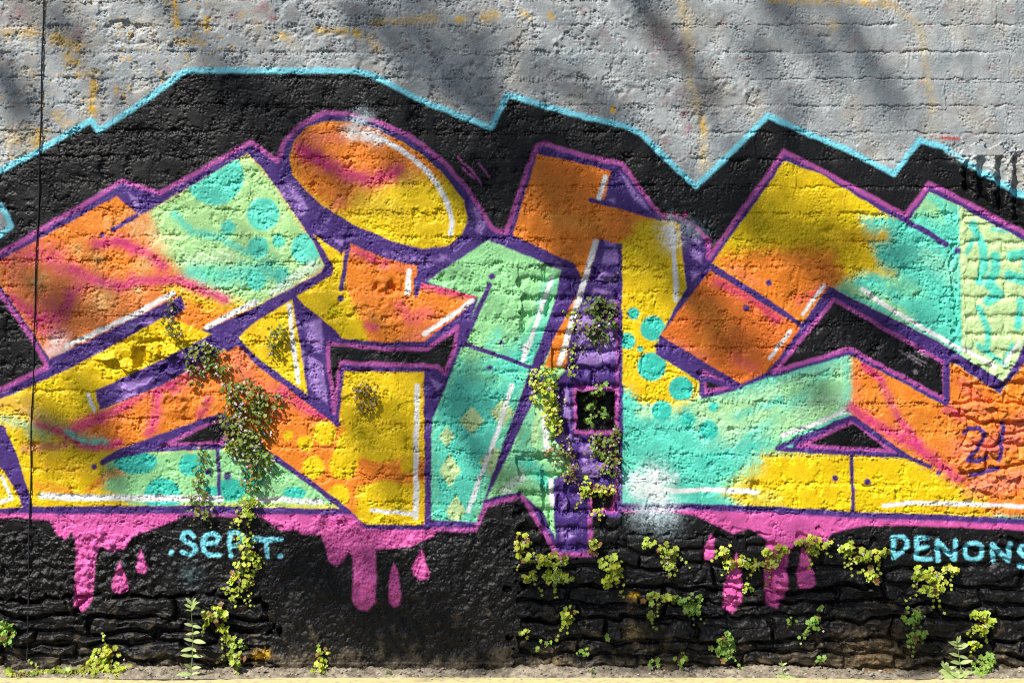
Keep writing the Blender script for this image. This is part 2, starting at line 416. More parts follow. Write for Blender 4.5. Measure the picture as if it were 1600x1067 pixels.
poly(C, PUR, 1.8, grow=-3.8)
CM = mask_of(C, 1.6, -4)
spray([(1050, 345), (1095, 362)], 16, lin((66, 84, 96)), 0.75)
for x_ in (1040, 1055, 1071): circle(x_, 335, 4, lin((176, 60, 124)), soft=2)
stroke([(1090, 358), (1107, 376), (1106, 402)], 7, PNK, 2)

# lighter purple planes of the blocks
for pts in [[(945, 392), (966, 392), (966, 412), (941, 412)], [(938, 424), (960, 430), (956, 442), (933, 437)], [(928, 450), (958, 456), (962, 470), (925, 466)], [(900, 500), (930, 490), (925, 525), (905, 540)],
            [(930, 540), (962, 538), (962, 560), (930, 566)], [(455, 300), (470, 305), (480, 325), (465, 318)], [(520, 372), (537, 376), (536, 384), (525, 380)], [(455, 505), (466, 500)] + [(470, 512)],
            [(744, 342), (757, 346), (752, 366), (742, 360)], [(688, 397), (698, 399), (692, 408)], [(968, 268), (980, 280), (1008, 318), (1016, 332), (990, 312)], [(952, 312), (962, 310), (960, 320)],
            [(1080, 372), (1096, 376), (1094, 386)], [(1078, 386), (1098, 396), (1096, 412), (1080, 400)], [(1080, 424), (1094, 426), (1082, 440)], [(476, 505), (502, 498), (506, 540), (500, 552), (478, 530)],
            [(480, 552), (510, 574), (512, 612), (522, 640), (484, 606)], [(200, 300), (222, 318), (214, 330)], [(672, 590), (692, 600), (684, 610)], [(877, 790), (889, 780), (888, 795), (878, 795)],
            [(876, 825), (900, 838), (878, 845)], [(905, 700), (925, 690), (930, 715), (912, 722)], [(900, 730), (945, 722), (940, 742), (905, 750)], [(470, 545), (476, 548), (474, 590)], [(185, 600), (240, 588), (232, 598), (190, 615)],
            [(180, 628), (212, 608), (214, 615), (184, 632)], [(858, 420), (880, 416), (872, 410)], [(905, 480), (927, 476), (915, 512)], [(925, 520), (962, 508), (956, 536), (920, 542)], [(903, 554), (948, 549), (952, 566), (905, 572)], [(880, 610), (893, 610), (893, 662), (880, 650)], [(862, 682), (905, 676), (905, 688), (866, 691)], [(946, 372), (964, 378), (962, 386), (944, 384)], [(220, 505), (240, 494), (236, 506)], [(1150, 590), (1160, 596), (1150, 600)]]:
    poly(pts, LPUR, 3.0, clip=CM, k=0.95)
spray([(455, 290), (470, 330), (440, 300)], 8, LPUR, 0.55, CM); spray([(700, 402), (670, 412), (600, 395)], 6, LPUR, 0.35, CM); spray([(745, 330), (752, 352)], 9, LPUR, 0.6, CM)

# --- faces
F1 = [(-70, 445), (0, 407), (182, 307), (210, 331), (222, 336), (337, 268), (386, 240), (412, 265), (440, 305), (462, 337), (487, 375), (506, 414), (500, 426), (400, 479), (322, 515), (240, 520), (290, 482),
      (282, 461), (78, 561), (50, 518), (0, 444)]
m1 = mask_of(F1); poly(F1, ORG)
poly([(0, 400), (80, 420), (200, 430), (280, 470), (100, 560), (0, 520)], lin((224, 128, 62)), 22, clip=m1)
poly([(232, 325), (337, 262), (386, 235), (425, 275), (515, 415), (400, 484), (345, 468), (290, 430), (250, 390)], GRN, 13, clip=m1)
spray([(215, 350), (250, 380)], 22, lin((236, 200, 150)), 0.5, m1)
spray([(265, 445), (330, 475), (370, 480)], 14, YEL, 0.75, m1)
for (cx, cy, r) in [(335, 276, 46), (411, 335, 26), (357, 356, 12), (403, 387, 17), (435, 377, 10), (478, 389, 24), (440, 430, 13), (400, 438, 16)]: circle(cx, cy, r, TEAL, m1)
spray([(272, 335), (300, 362), (345, 372), (385, 395)], 8, TEAL, 0.85, m1); spray([(300, 425), (350, 432), (420, 420)], 20, TEAL, 0.9, m1); spray([(325, 420), (330, 430)], 8, lin((90, 210, 150)), 0.6, m1)
spray([(290, 405), (360, 400)], 12, lin((206, 236, 190)), 0.6, m1); spray([(430, 455), (490, 415)], 10, lin((220, 240, 230)), 0.6, m1)
for (pts, wd, k) in [([(150, 382), (185, 376), (225, 395), (252, 415)], 9, 0.9), ([(115, 422), (150, 440), (185, 448), (225, 438), (280, 438), (320, 455), (352, 467)], 8, 0.9), ([(15, 466), (60, 498), (95, 495), (112, 460), (125, 445)], 10, 0.75),
                     ([(0, 398), (60, 402), (110, 420)], 14, 0.5), ([(40, 380), (90, 395)], 14, 0.4), ([(60, 512), (90, 520)], 12, 0.5), ([(205, 432), (210, 445)], 6, 0.5)]:
    spray(pts, wd, MAG, k, m1)
for (cx, cy, wd) in [(152, 405, 14), (225, 415, 16), (160, 470, 22), (215, 455, 10), (60, 440, 16), (120, 390, 12)]: spray([(cx, cy)], wd, lin((202, 168, 104)), 0.7, m1)
for (cx, cy, wd, c, m_, k) in [(80, 480, 20, MAG, m1, 0.35), (20, 430, 18, SAL, m1, 0.5), (120, 440, 16, SAL, m1, 0.5), (170, 350, 14, lin((242, 168, 100)), m1, 0.6)]: spray([(cx, cy)], wd, c, k, m_)
spray([(80, 548), (95, 535)], 18, lin((236, 206, 206)), 0.75, m1); spray([(75, 565), (110, 545)], 6, lin((150, 190, 200)), 0.5, m1)

F2 = [(-70, 660), (0, 624), (107, 577), (200, 527), (258, 494), (330, 522), (296, 541), (147, 611), (156, 641), (250, 604), (296, 580), (350, 545), (372, 560), (350, 655), (345, 649), (190, 703), (160, 722), (220, 704),
      (345, 698), (355, 664), (432, 716), (520, 785), (535, 795), (300, 789), (47, 791), (20, 720), (0, 668), (-70, 560)]
m2 = mask_of(F2); poly(F2, YEL)
poly([(150, 645), (250, 600), (350, 545), (380, 560), (430, 720), (350, 655), (180, 706), (120, 700), (110, 660)], ORG, 9, clip=m2)
poly([(165, 716), (225, 704), (350, 698), (400, 690), (540, 790), (210, 792), (160, 760)], GRN2, 9, clip=m2)
spray([(40, 640), (100, 672), (150, 690)], 14, lin((200, 178, 110)), 0.6, m2); spray([(0, 630), (40, 632)], 18, lin((222, 170, 80)), 0.6, m2)
spray([(0, 655), (60, 668)], 9, lin((150, 210, 180)), 0.6, m2)
for (pts, wd, k) in [([(60, 662), (95, 676), (118, 690), (150, 697), (185, 692)], 7, 0.9), ([(112, 672), (150, 655), (185, 640), (230, 605), (262, 600)], 9, 0.85), ([(245, 605), (245, 640), (235, 675)], 8, 0.8), ([(270, 600), (300, 575), (340, 560), (360, 590)], 14, 0.7),
                     ([(325, 625), (315, 650)], 7, 0.7), ([(40, 700), (100, 695)], 7, 0.5)]:
    spray(pts, wd, MAG, k, m2)
spray([(105, 675), (130, 688), (165, 690)], 6, TEAL, 0.8, m2); spray([(50, 675), (70, 680)], 12, lin((160, 210, 150)), 0.55, m2)
spray([(60, 725), (130, 735)], 16, YEL2, 0.8, m2); spray([(140, 765), (165, 745), (190, 735)], 8, ORG, 0.8, m2); spray([(60, 760), (110, 768)], 10, ORG, 0.6, m2)
for (cx, cy, r, ry) in [(212, 722, 34, 18), (254, 774, 29, 28), (298, 726, 19, 18), (360, 765, 24, 18), (395, 742, 18, 20), (330, 770, 14, 10), (460, 770, 18, 10)]: circle(cx, cy, r, TEAL2, m2, ry=ry)

N = [(340, 560), (372, 540), (400, 570), (465, 618), (530, 664), (531, 580), (662, 581), (665, 819), (572, 819), (545, 796), (490, 755), (432, 713), (356, 660), (350, 650)]
mN = mask_of(N); poly(N, ORG)
poly([(530, 575), (665, 575), (665, 715), (600, 720), (560, 690), (528, 660)], YEL, 10, clip=mN)
poly([(560, 762), (665, 752), (665, 825), (555, 825)], YEL, 8, clip=mN)
spray([(370, 560), (390, 600), (420, 610)], 20, SAL, 0.7, mN); spray([(440, 610), (480, 640), (505, 650)], 9, MAG, 0.75, mN); spray([(400, 600), (440, 650)], 12, lin((222, 90, 70)), 0.5, mN)
for (cx, cy, r) in [(477, 692, 12), (507, 676, 18), (552, 695, 26), (590, 690, 32), (540, 715, 20), (490, 730, 18), (536, 728, 22), (528, 775, 18), (600, 790, 40), (450, 680, 8), (640, 730, 14)]: circle(cx, cy, r, YEL, mN, soft=3)
spray([(600, 735), (640, 745)], 12, ORG, 0.7, mN)

T1 = [(374, 527), (400, 502), (456, 469), (467, 530), (481, 617), (440, 588), (400, 558), (378, 532)]
mT = mask_of(T1); poly(T1, YEL); spray([(395, 520), (420, 545)], 12, YEL2, 0.8, mT)
poly([(-70, 560), (-30, 640), (0, 728), (20, 758), (36, 792), (0, 794), (-70, 794)], YEL)

E = [(452, 245), (461, 218), (482, 198), (507, 190), (540, 191), (575, 198), (625, 220), (670, 250), (697, 277), (725, 315), (731, 342), (722, 367), (700, 384), (662, 389), (612, 377), (550, 350), (505, 322), (475, 295), (457, 272)]
mE = mask_of(E); poly(E, YEL)
poly([(445, 180), (580, 180), (700, 260), (690, 280), (640, 270), (590, 300), (540, 330), (480, 310), (445, 260)], ORG, 16, clip=mE)
spray([(470, 230), (500, 250), (545, 275), (580, 283), (620, 268)], 11, MAG, 0.85, mE); spray([(480, 243), (496, 248)], 9, MAG, 0.9, mE); spray([(480, 215), (530, 215)], 12, SAL, 0.65, mE)
spray([(640, 280), (660, 262)], 14, lin((228, 150, 80)), 0.5, mE); spray([(520, 325), (535, 310)], 10, lin((220, 110, 90)), 0.6, mE); spray([(560, 310), (620, 330)], 20, lin((218, 190, 50)), 0.5, mE)
spray([(545, 205), (575, 212), (590, 217)], 12, WHT, 0.85); spray([(558, 188), (568, 186)], 15, lin((180, 195, 205)), 0.8)
stroke([(578, 211), (600, 220), (622, 232), (645, 248), (665, 266), (682, 286), (695, 308), (703, 330), (706, 348), (704, 366)], 8, WHT, 1.8)

Q = [(490, 366), (534, 398), (547, 380), (600, 403), (651, 416), (652, 462), (660, 443), (745, 462), (740, 470), (720, 490), (662, 533), (600, 535), (536, 528), (515, 507), (475, 477), (463, 463), (500, 441), (517, 431), (521, 417), (508, 393)]
mQ = mask_of(Q); poly(Q, ORG)
poly([(460, 350), (537, 390), (540, 450), (560, 490), (580, 545), (450, 545)], YEL, 5, clip=mQ)
spray([(555, 395), (640, 420)], 12, lin((222, 112, 74)), 0.7, mQ); spray([(555, 390), (600, 412)], 7, MAG, 0.6, mQ); spray([(625, 480), (645, 500), (670, 490)], 14, lin((222, 88, 100)), 0.7, mQ)
spray([(660, 446), (700, 455), (745, 465)], 6, MAG, 0.85, mQ); spray([(640, 530), (690, 510)], 12, SAL, 0.7, mQ); spray([(560, 480), (600, 510)], 12, lin((232, 150, 60)), 0.6, mQ); spray([(575, 508), (585, 512)], 6, MAG, 0.6, mQ)
stroke([(590, 442), (606, 440), (606, 460), (592, 461)], 3, lin((190, 96, 36)), 1.5)

G = [(762, 376), (800, 390), (877, 422), (868, 467), (845, 532), (826, 582), (800, 656), (770, 738), (745, 815), (674, 811), (674, 700), (675, 659), (722, 541), (745, 475), (747, 464), (668, 441), (692, 422)]
mG = mask_of(G); poly(G, GRN2)
poly([(740, 570), (800, 540), (860, 500), (850, 560), (800, 660), (740, 820), (670, 820), (670, 640), (715, 560)], TEAL, 22, clip=mG)
spray([(780, 520), (765, 540)], 10, TEAL, 0.6, mG); spray([(860, 445), (840, 520)], 14, TEAL, 0.55, mG); spray([(735, 585), (780, 595)], 15, lin((120, 200, 150)), 0.6, mG)
for (cx, cy, a, b) in [(737, 657, 20, 22), (698, 682, 12, 17), (772, 722, 24, 26), (703, 735, 17, 27), (712, 798, 16, 24), (785, 645, 20, 22)]: poly([(cx, cy - b), (cx + a, cy), (cx, cy + b), (cx - a, cy)], PGRN * 0.92, 2, clip=mG)

HG = [(862, 540), (882, 580), (862, 600), (868, 690), (892, 712), (890, 742), (866, 748), (864, 770), (868, 842), (848, 800), (812, 768), (797, 771), (760, 779), (800, 699), (852, 562)]
mH = mask_of(HG); poly(HG, GRN2)
spray([(835, 650), (812, 720)], 18, TEAL, 0.6, mH); spray([(830, 725), (850, 755)], 16, TEAL2, 0.8, mH); spray([(870, 720), (885, 725)], 10, PGRN, 0.7, mH); spray([(790, 765), (815, 745)], 8, WHT, 0.6, mH); spray([(842, 640), (835, 690)], 8, PGRN, 0.7, mH)

A = [(840, 240), (955, 267), (945, 311), (922, 313), (1030, 343), (1062, 350), (1072, 450), (1030, 525), (1025, 552), (970, 560), (970, 383), (938, 373), (889, 530), (885, 576), (850, 574), (864, 532), (897, 470), (911, 440), (897, 412), (801, 367)]
mA = mask_of(A); poly(A, ORG)
spray([(860, 260), (930, 285)], 20, lin((228, 118, 30)), 0.5, mA); spray([(860, 340), (950, 355)], 12, lin((240, 160, 60)), 0.5, mA)
K = [(972, 386), (1060, 352), (1072, 450), (1030, 525), (1024, 554), (1095, 597), (1095, 622), (1157, 606), (1205, 588), (1328, 553), (1476, 633), (1480, 568), (1491, 568), (1562, 615), (1600, 568), (1740, 520), (1740, 820), (1600, 811), (1337, 801), (1200, 790), (972, 786)]
mK = np.maximum(mask_of(K), mA * (X > 966))
poly(K, TEAL)
poly([(985, 345), (1065, 340), (1080, 460), (1100, 600), (1090, 622), (1060, 640), (1005, 632), (965, 600), (965, 380)], YEL, 7, clip=mK)
poly([(940, 330), (1000, 330), (985, 372), (940, 380)], ORG, 14, clip=mA)
poly([(1330, 545), (1740, 520), (1740, 820), (1530, 800), (1440, 735), (1330, 655)], ORG, 7, clip=mK)
poly([(1190, 708), (1330, 700), (1420, 712), (1540, 780), (1560, 820), (1180, 806), (1130, 770)], YEL, 12, clip=mK)
poly([(1080, 628), (1160, 612), (1322, 562), (1322, 640), (1220, 676), (1140, 700), (1085, 664)], lin((188, 226, 168)), 16, clip=mK, k=0.72)
spray([(1165, 690), (1225, 640), (1290, 585)], 13, TEAL, 0.75, mK); spray([(1100, 690), (1180, 720)], 16, lin((126, 218, 190)), 0.6, mK)
for (pts, wd, k, c) in [([(1090, 630), (1150, 640), (1230, 650)], 22, 0.5, GRN), ([(1200, 690), (1300, 640)], 14, 0.6, GRN), ([(1060, 640), (1000, 645)], 12, 0.6, PGRN), ([(1230, 610), (1310, 600)], 14, 0.75, GRN2), ([(1180, 735), (1130, 760)], 12, 0.5, GRN2),
                        ([(1220, 625), (1150, 650)], 8, 0.6, TEAL2), ([(1170, 770), (1210, 780)], 14, 0.6, lin((190, 196, 90))), ([(980, 620), (985, 660)], 14, 0.6, TEAL), ([(1100, 720), (1200, 690)], 12, 0.5, TEAL2)]:
    spray(pts, wd, c, k, mK)
for (pts, wd, k, c) in [([(1350, 572), (1376, 592), (1388, 620), (1402, 650), (1425, 680), (1440, 700)], 6, 0.95, MAG), ([(1330, 637), (1365, 662), (1420, 690), (1455, 715), (1495, 748)], 9, 0.85, MAG), ([(1340, 590), (1342, 620)], 8, 0.4, SAL),
                        ([(1510, 600), (1540, 640), (1500, 640)], 16, 0.45, SAL), ([(1500, 700), (1560, 690), (1600, 660)], 22, 0.75, SAL), ([(1520, 760), (1590, 750)], 20, 0.7, lin((226, 128, 110))), ([(1480, 640), (1500, 650)], 8, 0.6, MAG),
                        ([(1500, 595), (1520, 620)], 8, 0.5, lin((206, 70, 70))), ([(1545, 700), (1590, 690)], 9, 0.5, lin((210, 90, 110))), ([(1450, 790), (1600, 800)], 10, 0.5, ORG), ([(1380, 620), (1480, 680)], 24, 0.35, lin((226, 146, 60)))]:
    spray(pts, wd, c, k, mK)
for (cx, cy, r) in [(990, 490, 10), (1020, 513, 20), (980, 533, 13), (1018, 573, 23), (1064, 607, 19), (1034, 641, 16), (1115, 636, 8), (1108, 672, 15), (1075, 655, 11), (1000, 545, 5)]: circle(cx, cy, r, TEAL2, mK, soft=2)

D1 = [(1032, 524), (1110, 422), (1251, 512), (1202, 580), (1158, 600)]
mD = mask_of(D1); poly(D1, lin((234, 122, 44)))
spray([(1120, 440), (1180, 470), (1215, 500)], 9, lin((222, 70, 110)), 0.85, mD); spray([(1050, 535), (1100, 560)], 10, SAL, 0.6, mD); spray([(1080, 470), (1130, 500), (1100, 530)], 20, lin((240, 140, 44)), 0.8, mD); spray([(1150, 560), (1180, 575)], 12, lin((220, 90, 90)), 0.6, mD)
D2 = [(1112, 412), (1205, 282), (1225, 252), (1283, 273), (1387, 336), (1419, 349), (1426, 338), (1452, 301), (1497, 322), (1600, 377), (1740, 450), (1740, 500), (1600, 530), (1590, 560), (1567, 594), (1500, 554), (1465, 532), (1307, 453), (1296, 447), (1252, 506)]
mD2 = mask_of(D2); poly(D2, YEL)
poly([(1100, 400), (1200, 388), (1300, 392), (1320, 430), (1290, 500), (1230, 510)], ORG, 15, clip=mD2)
poly([(1345, 340), (1400, 338), (1452, 295), (1740, 420), (1740, 620), (1500, 600), (1300, 455), (1340, 430), (1375, 420)], TEAL, 10, clip=mD2)
spray([(1315, 375), (1380, 370)], 14, YEL2, 0.8, mD2); spray([(1350, 410), (1395, 430)], 10, YEL, 0.7, mD2); spray([(1300, 395), (1250, 390)], 12, lin((228, 150, 20)), 0.6, mD2); spray([(1250, 470), (1290, 450)], 10, lin((222, 80, 90)), 0.6, mD2); spray([(1140, 420), (1180, 440)], 10, SAL, 0.4, mD2)
for (pts, wd, k, c) in [([(1440, 320), (1470, 330)], 18, 0.8, GRN), ([(1320, 448), (1380, 470), (1420, 500)], 10, 0.8, GRN), ([(1390, 440), (1430, 455)], 16, 0.4, GRN2), ([(1450, 400), (1490, 430)], 18, 0.65, lin((150, 226, 190))), ([(1468, 315), (1482, 340)], 9, 0.8, TEAL), ([(1450, 540), (1560, 580)], 6, 0.6, TEAL)]:
    spray(pts, wd, c, k, mD2)
pr = [(1497, 300), (1750, 400), (1750, 640), (1560, 600), (1503, 555)]
poly(pr, PGRN * 0.96, 2.5, clip=mD2)
for (pts, wd) in [([(1520, 350), (1535, 385), (1538, 415), (1530, 440)], 13), ([(1520, 375), (1510, 395)], 7), ([(1555, 400), (1555, 420), (1545, 445), (1560, 460), (1545, 470)], 16), ([(1580, 400), (1605, 395), (1605, 440), (1575, 430)], 16), ([(1595, 470), (1590, 510)], 12), ([(1530, 480), (1545, 520), (1540, 550)], 9), ([(1550, 358), (1575, 362)], 6), ([(1528, 540), (1570, 570), (1580, 540)], 8)]:
    stroke(pts, wd, TEAL, 3.0, clip=mD2)

# --- holes in the letters: black with a pink border
for hp in [[(512, 535), (600, 544), (668, 544), (716, 509), (711, 546), (695, 585), (682, 573), (533, 568), (522, 646), (511, 560)], [(1303, 467), (1415, 531), (1477, 567), (1477, 625), (1327, 546), (1208, 582)],
           [(1246, 697), (1333, 657), (1399, 706), (1340, 703)], [(1100, 580), (1100, 614), (1147, 603)], [(250, 697), (345, 652), (360, 674), (346, 693)], [(897, 606), (966, 606), (966, 677), (900, 677)], [(922, 760), (964, 764), (964, 800), (922, 800)]]:
    poly(hp, PUR, 1.8, grow=7.5)
    poly(hp, PNK, 1.8, grow=2.2)
    poly(hp, BLK, 1.8, grow=-4.2)

# --- purple line work
for (pts, wd) in [([(213, 337), (177, 358)], 8), ([(544, 385), (538, 420), (533, 452)], 7), ([(651, 436), (650, 460)], 7), ([(765, 446), (752, 474), (735, 510), (723, 540)], 8), ([(722, 536), (780, 556), (832, 575)], 7), ([(1107, 412), (1200, 471), (1255, 511)], 7),
                  ([(1408, 341), (1440, 358), (1478, 382)], 9), ([(160, 722), (192, 704), (250, 683), (345, 649), (360, 666)], 9), ([(170, 716), (230, 702), (345, 698)], 8), ([(340, 700), (343, 785)], 6), ([(1331, 708), (1333, 800)], 6), ([(1215, 700), (1328, 652), (1417, 713), (1215, 701)], 7),
                  ([(1415, 712), (1454, 729)], 6), ([(432, 716), (490, 758), (545, 800)], 9), ([(400, 562), (465, 612), (528, 662)], 9), ([(922, 312), (975, 325), (1032, 342)], 7), ([(667, 584), (669, 820)], 10), ([(1027, 540), (1095, 590), (1157, 604)], 8), ([(1098, 590), (1097, 618)], 6),
                  ([(969, 384), (970, 600), (969, 792)], 6), ([(2, 672), (20, 715), (44, 790)], 15), ([(848, 590), (800, 690)], 6), ([(1478, 566), (1477, 632)], 7)]:
    stroke(pts, wd, PUR, 1.4)
for (cx, cy, r) in [(159, 368, 4), (532, 466, 5), (768, 432, 5), (766, 575, 4), (1496, 391, 5), (147, 729, 4.5), (325, 737, 5), (355, 743, 6), (1305, 747, 5), (1356, 752, 5), (1467, 739, 4), (1202, 442, 5), (1166, 481, 5), (783, 535, 4)]: circle(cx, cy, r, PUR, soft=1.8)
spray([(968, 300)], 1, PUR, 0)
stroke([(1, 800), (150, 799), (300, 797), (540, 800)], 9, PUR, 1.8); stroke([(570, 822), (672, 824)], 7, PUR, 1.6)
stroke([(965, 791), (1060, 790), (1200, 796), (1345, 804), (1470, 808), (1740, 822)], 9, PUR, 1.8)
stroke([(963, 470), (965, 600), (963, 760), (958, 796)], 4, PNK, 1.8, k=0.8)

# --- white highlights
for (pts, wd) in [([(270, 458), (210, 492), (105, 540)], 7), ([(324, 511), (360, 491), (400, 471)], 7), ([(137, 616), (147, 642)], 5), ([(65, 774), (110, 777), (300, 778), (345, 779)], 9), ([(400, 781), (440, 780), (502, 784)], 7), ([(452, 478), (458, 540), (466, 598)], 6), ([(639, 424), (637, 458)], 7),
                  ([(738, 470), (700, 497), (663, 522)], 6), ([(652, 603), (650, 700), (650, 808)], 7), ([(582, 797), (610, 800), (648, 803)], 6), ([(862, 434), (848, 475), (829, 532), (818, 562)], 6), ([(800, 602), (775, 680), (732, 797)], 6), ([(946, 278), (936, 309)], 7), ([(931, 378), (906, 464), (886, 530), (875, 567)], 8),
                  ([(1048, 358), (1053, 400), (1057, 468)], 7), ([(1288, 446), (1254, 490)], 5), ([(1235, 518), (1202, 560)], 5), ([(1346, 452), (1400, 488), (1500, 545)], 6), ([(1505, 545), (1556, 573)], 5), ([(1592, 535), (1568, 570)], 5), ([(1222, 680), (1270, 664), (1318, 643)], 6), ([(1040, 767), (1110, 765), (1182, 768)], 7),
                  ([(1382, 790), (1430, 785), (1500, 787), (1600, 791)], 6), ([(3, 745), (18, 778), (0, 784)], 5), ([(850, 640), (853, 700)], 7), ([(861, 752), (863, 790)], 6), ([(817, 545), (826, 535)], 5)]:
    stroke(pts, wd + 0.8, WHT, 1.6)
spray([(1045, 358), (1050, 375)], 17, WHT, 0.85); spray([(1070, 355), (1085, 365)], 12, lin((150, 160, 176)), 0.5); spray([(1000, 760), (1030, 775), (1020, 745)], 24, WHT, 0.9); spray([(1010, 800), (1040, 806)], 24, lin((180, 200, 208)), 0.75); spray([(990, 750), (1050, 745)], 12, lin((220, 235, 235)), 0.7)
spray([(300, 900), (295, 895)], 16, lin((70, 90, 96)), 0.5)
for pts in [[(715, 246), (737, 266), (752, 288)], [(722, 262), (740, 278)], [(748, 256), (763, 275)]]: stroke(pts, 3.2, PNK, 1.8, k=0.85)
for pts in [[(1405, 548), (1440, 570)], [(1418, 552), (1448, 568)], [(1428, 545), (1450, 558)]]: stroke(pts, 2.6, lin((150, 140, 150)), 1.8, k=0.6)
circle(1430, 581, 3, lin((150, 140, 150)), soft=2, k=0.7)

# --- pink drips
for pts in [[(-70, 802), (280, 803), (276, 812), (228, 830), (206, 838), (196, 856), (178, 862), (156, 852), (149, 878), (147, 915), (144, 940), (134, 952), (125, 956), (116, 944), (117, 912), (120, 872), (117, 844), (112, 830), (103, 843), (94, 840), (84, 826), (78, 813), (20, 809), (-70, 809)],
            [(188, 876), (199, 908), (199, 922), (188, 928), (177, 921), (176, 908)], [(221, 857), (226, 872), (231, 884), (227, 894), (217, 894), (213, 884), (217, 870)],
            [(405, 804), (545, 804), (572, 827), (680, 828), (678, 837), (640, 853), (586, 858), (588, 905), (587, 940), (574, 953), (560, 951), (551, 938), (552, 900), (551, 868), (545, 862), (537, 876), (525, 884), (514, 876), (508, 850), (502, 834), (474, 834), (463, 827), (440, 828), (425, 820)],
            [(616, 879), (622, 892), (627, 932), (624, 944), (616, 948), (607, 940), (608, 915), (611, 890)], [(660, 857), (665, 878), (671, 893), (668, 904), (657, 906), (647, 898), (644, 886), (651, 872)],
            [(1050, 798), (1200, 802), (1350, 812), (1600, 819), (1740, 832), (1740, 845), (1600, 828), (1400, 820), (1348, 822), (1300, 832), (1290, 846), (1245, 850), (1232, 868), (1229, 930), (1215, 950), (1197, 944), (1195, 900), (1198, 842), (1186, 834), (1170, 826), (1145, 833), (1125, 824), (1106, 814), (1090, 806)],
            [(1254, 856), (1263, 862), (1272, 895), (1273, 912), (1262, 923), (1250, 920), (1244, 908), (1249, 880)], [(1151, 862), (1157, 885), (1161, 915), (1158, 944), (1144, 959), (1131, 950), (1131, 922), (1140, 890)], [(1111, 834), (1117, 842), (1113, 848), (1118, 860), (1113, 876), (1103, 875), (1100, 862), (1107, 845)]]:
    poly(pts, DRIP, 2.4)

# --- signatures
for (pts, wd) in [([(267, 862), (268, 862)], 7), ([(303, 838), (297, 831), (287, 832), (285, 840), (293, 846), (304, 852), (306, 860), (298, 866), (285, 861)], 6), ([(318, 850), (338, 848), (342, 840), (334, 832), (322, 836), (316, 848), (318, 860), (328, 867), (343, 866)], 6),
                  ([(361, 868), (359, 840), (358, 834)], 6), ([(358, 834), (370, 831), (379, 836), (379, 846), (370, 852), (361, 852)], 6), ([(396, 841), (416, 843), (439, 842)], 7), ([(416, 843), (418, 870)], 6), ([(438, 868), (439, 868)], 7),
                  ([(1396, 842), (1397, 871)], 7), ([(1394, 839), (1410, 838), (1418, 846), (1417, 856), (1409, 864), (1397, 871)], 6), ([(1432, 840), (1433, 872)], 7), ([(1432, 840), (1450, 841)], 6), ([(1433, 857), (1450, 855)], 6), ([(1433, 873), (1455, 873)], 6),
                  ([(1466, 875), (1465, 845), (1492, 874), (1493, 845)], 7), ([(1522 + 14 * math.cos(t), 861 + 14 * math.sin(t)) for t in np.linspace(0, 6.3, 14)], 6), ([(1553, 877), (1550, 850), (1577, 876), (1578, 850)], 7), ([(1612, 853), (1598, 854), (1594, 862), (1600, 868), (1612, 872)], 6), ([(1594, 884), (1612, 886)], 6)]:
    stroke(pts, wd + 0.8, CYN * 0.95, 1.4)
for pts in [[(1507, 676), (1515, 669), (1529, 668), (1537, 678), (1532, 694), (1510, 719), (1526, 721), (1543, 715)], [(1567, 661), (1561, 719)], [(1517, 743), (1540, 737), (1561, 731)]]: stroke(pts, 7, PUR, 1.4)

# bare stone and soil stain at the foot, where the black was not taken down
foot = sstep(1006, 1052, Y + 12 * n_med + 6 * n_crs)
for_ = lin((92, 82, 66))
a = foot * (0.55 + 0.25 * sstep(-0.5, 0.8, n_crs)); P[:] = P * (1 - a[..., None]) + for_.astype(np.float32) * a[..., None]
b_ = sstep(1.4, 2.0, n_med + 0.5 * n_crs) * sstep(900, 980, Y) * 0.35
blend(lin((92, 80, 66)), b_)
for (cx, cy, wd, k) in [(990, 990, 14, 0.8), (985, 940, 10, 0.6), (985, 975, 8, 0.5), (408, 1022, 9, 0.9), (870, 1048, 26, 0.6), (1370, 1050, 60, 0.7)]:
    spray([(cx, cy)], wd, lin((128, 108, 78)), k)
spray([(398, 1025), (416, 1022)], 7, OY, 0.85); spray([(985, 930), (996, 932)], 4, OY, 0.8)
# dust and chalky mottling in the film itself
P *= (1 + 0.03 * n_crs + 0.035 * n_mid + 0.04 * n_med)[..., None]
dust = 0.02 + 0.04 * sstep(0.2, 1.5, n_med)

P = np.clip(P, 0.004, 0.86)

# ------------------------------------------------------------------ materials
def mat(name, base=(0.5, 0.5, 0.5), rough=0.8, spec=0.3):
    m = bpy.data.materials.new(name); m.use_nodes = True
    b = m.node_tree.nodes['Principled BSDF']
    b.inputs['Base Color'].default_value = (*base, 1); b.inputs['Roughness'].default_value = rough; b.inputs['Specular IOR Level'].default_value = spec
    return m, m.node_tree.nodes, m.node_tree.links, b

M_WALL, n_, l_, b_s = mat('painted_masonry', rough=0.5, spec=0.32)
at = n_.new('ShaderNodeAttribute'); at.attribute_name = 'paint'
tc = n_.new('ShaderNodeTexCoord')
nz = n_.new('ShaderNodeTexNoise'); nz.inputs['Scale'].default_value = 260; nz.inputs['Detail'].default_value = 3; nz.inputs['Roughness'].default_value = 0.65
l_.new(tc.outputs['Object'], nz.inputs['Vector'])
mr = n_.new('ShaderNodeMapRange'); mr.inputs[1].default_value = 0.25; mr.inputs[2].default_value = 0.75; mr.inputs[3].default_value = 0.86; mr.inputs[4].default_value = 1.12
l_.new(nz.outputs['Fac'], mr.inputs[0])
mx = n_.new('ShaderNodeVectorMath'); mx.operation = 'SCALE'
l_.new(at.outputs['Color'], mx.inputs[0]); l_.new(mr.outputs[0], mx.inputs['Scale']); l_.new(mx.outputs[0], b_s.inputs['Base Color'])
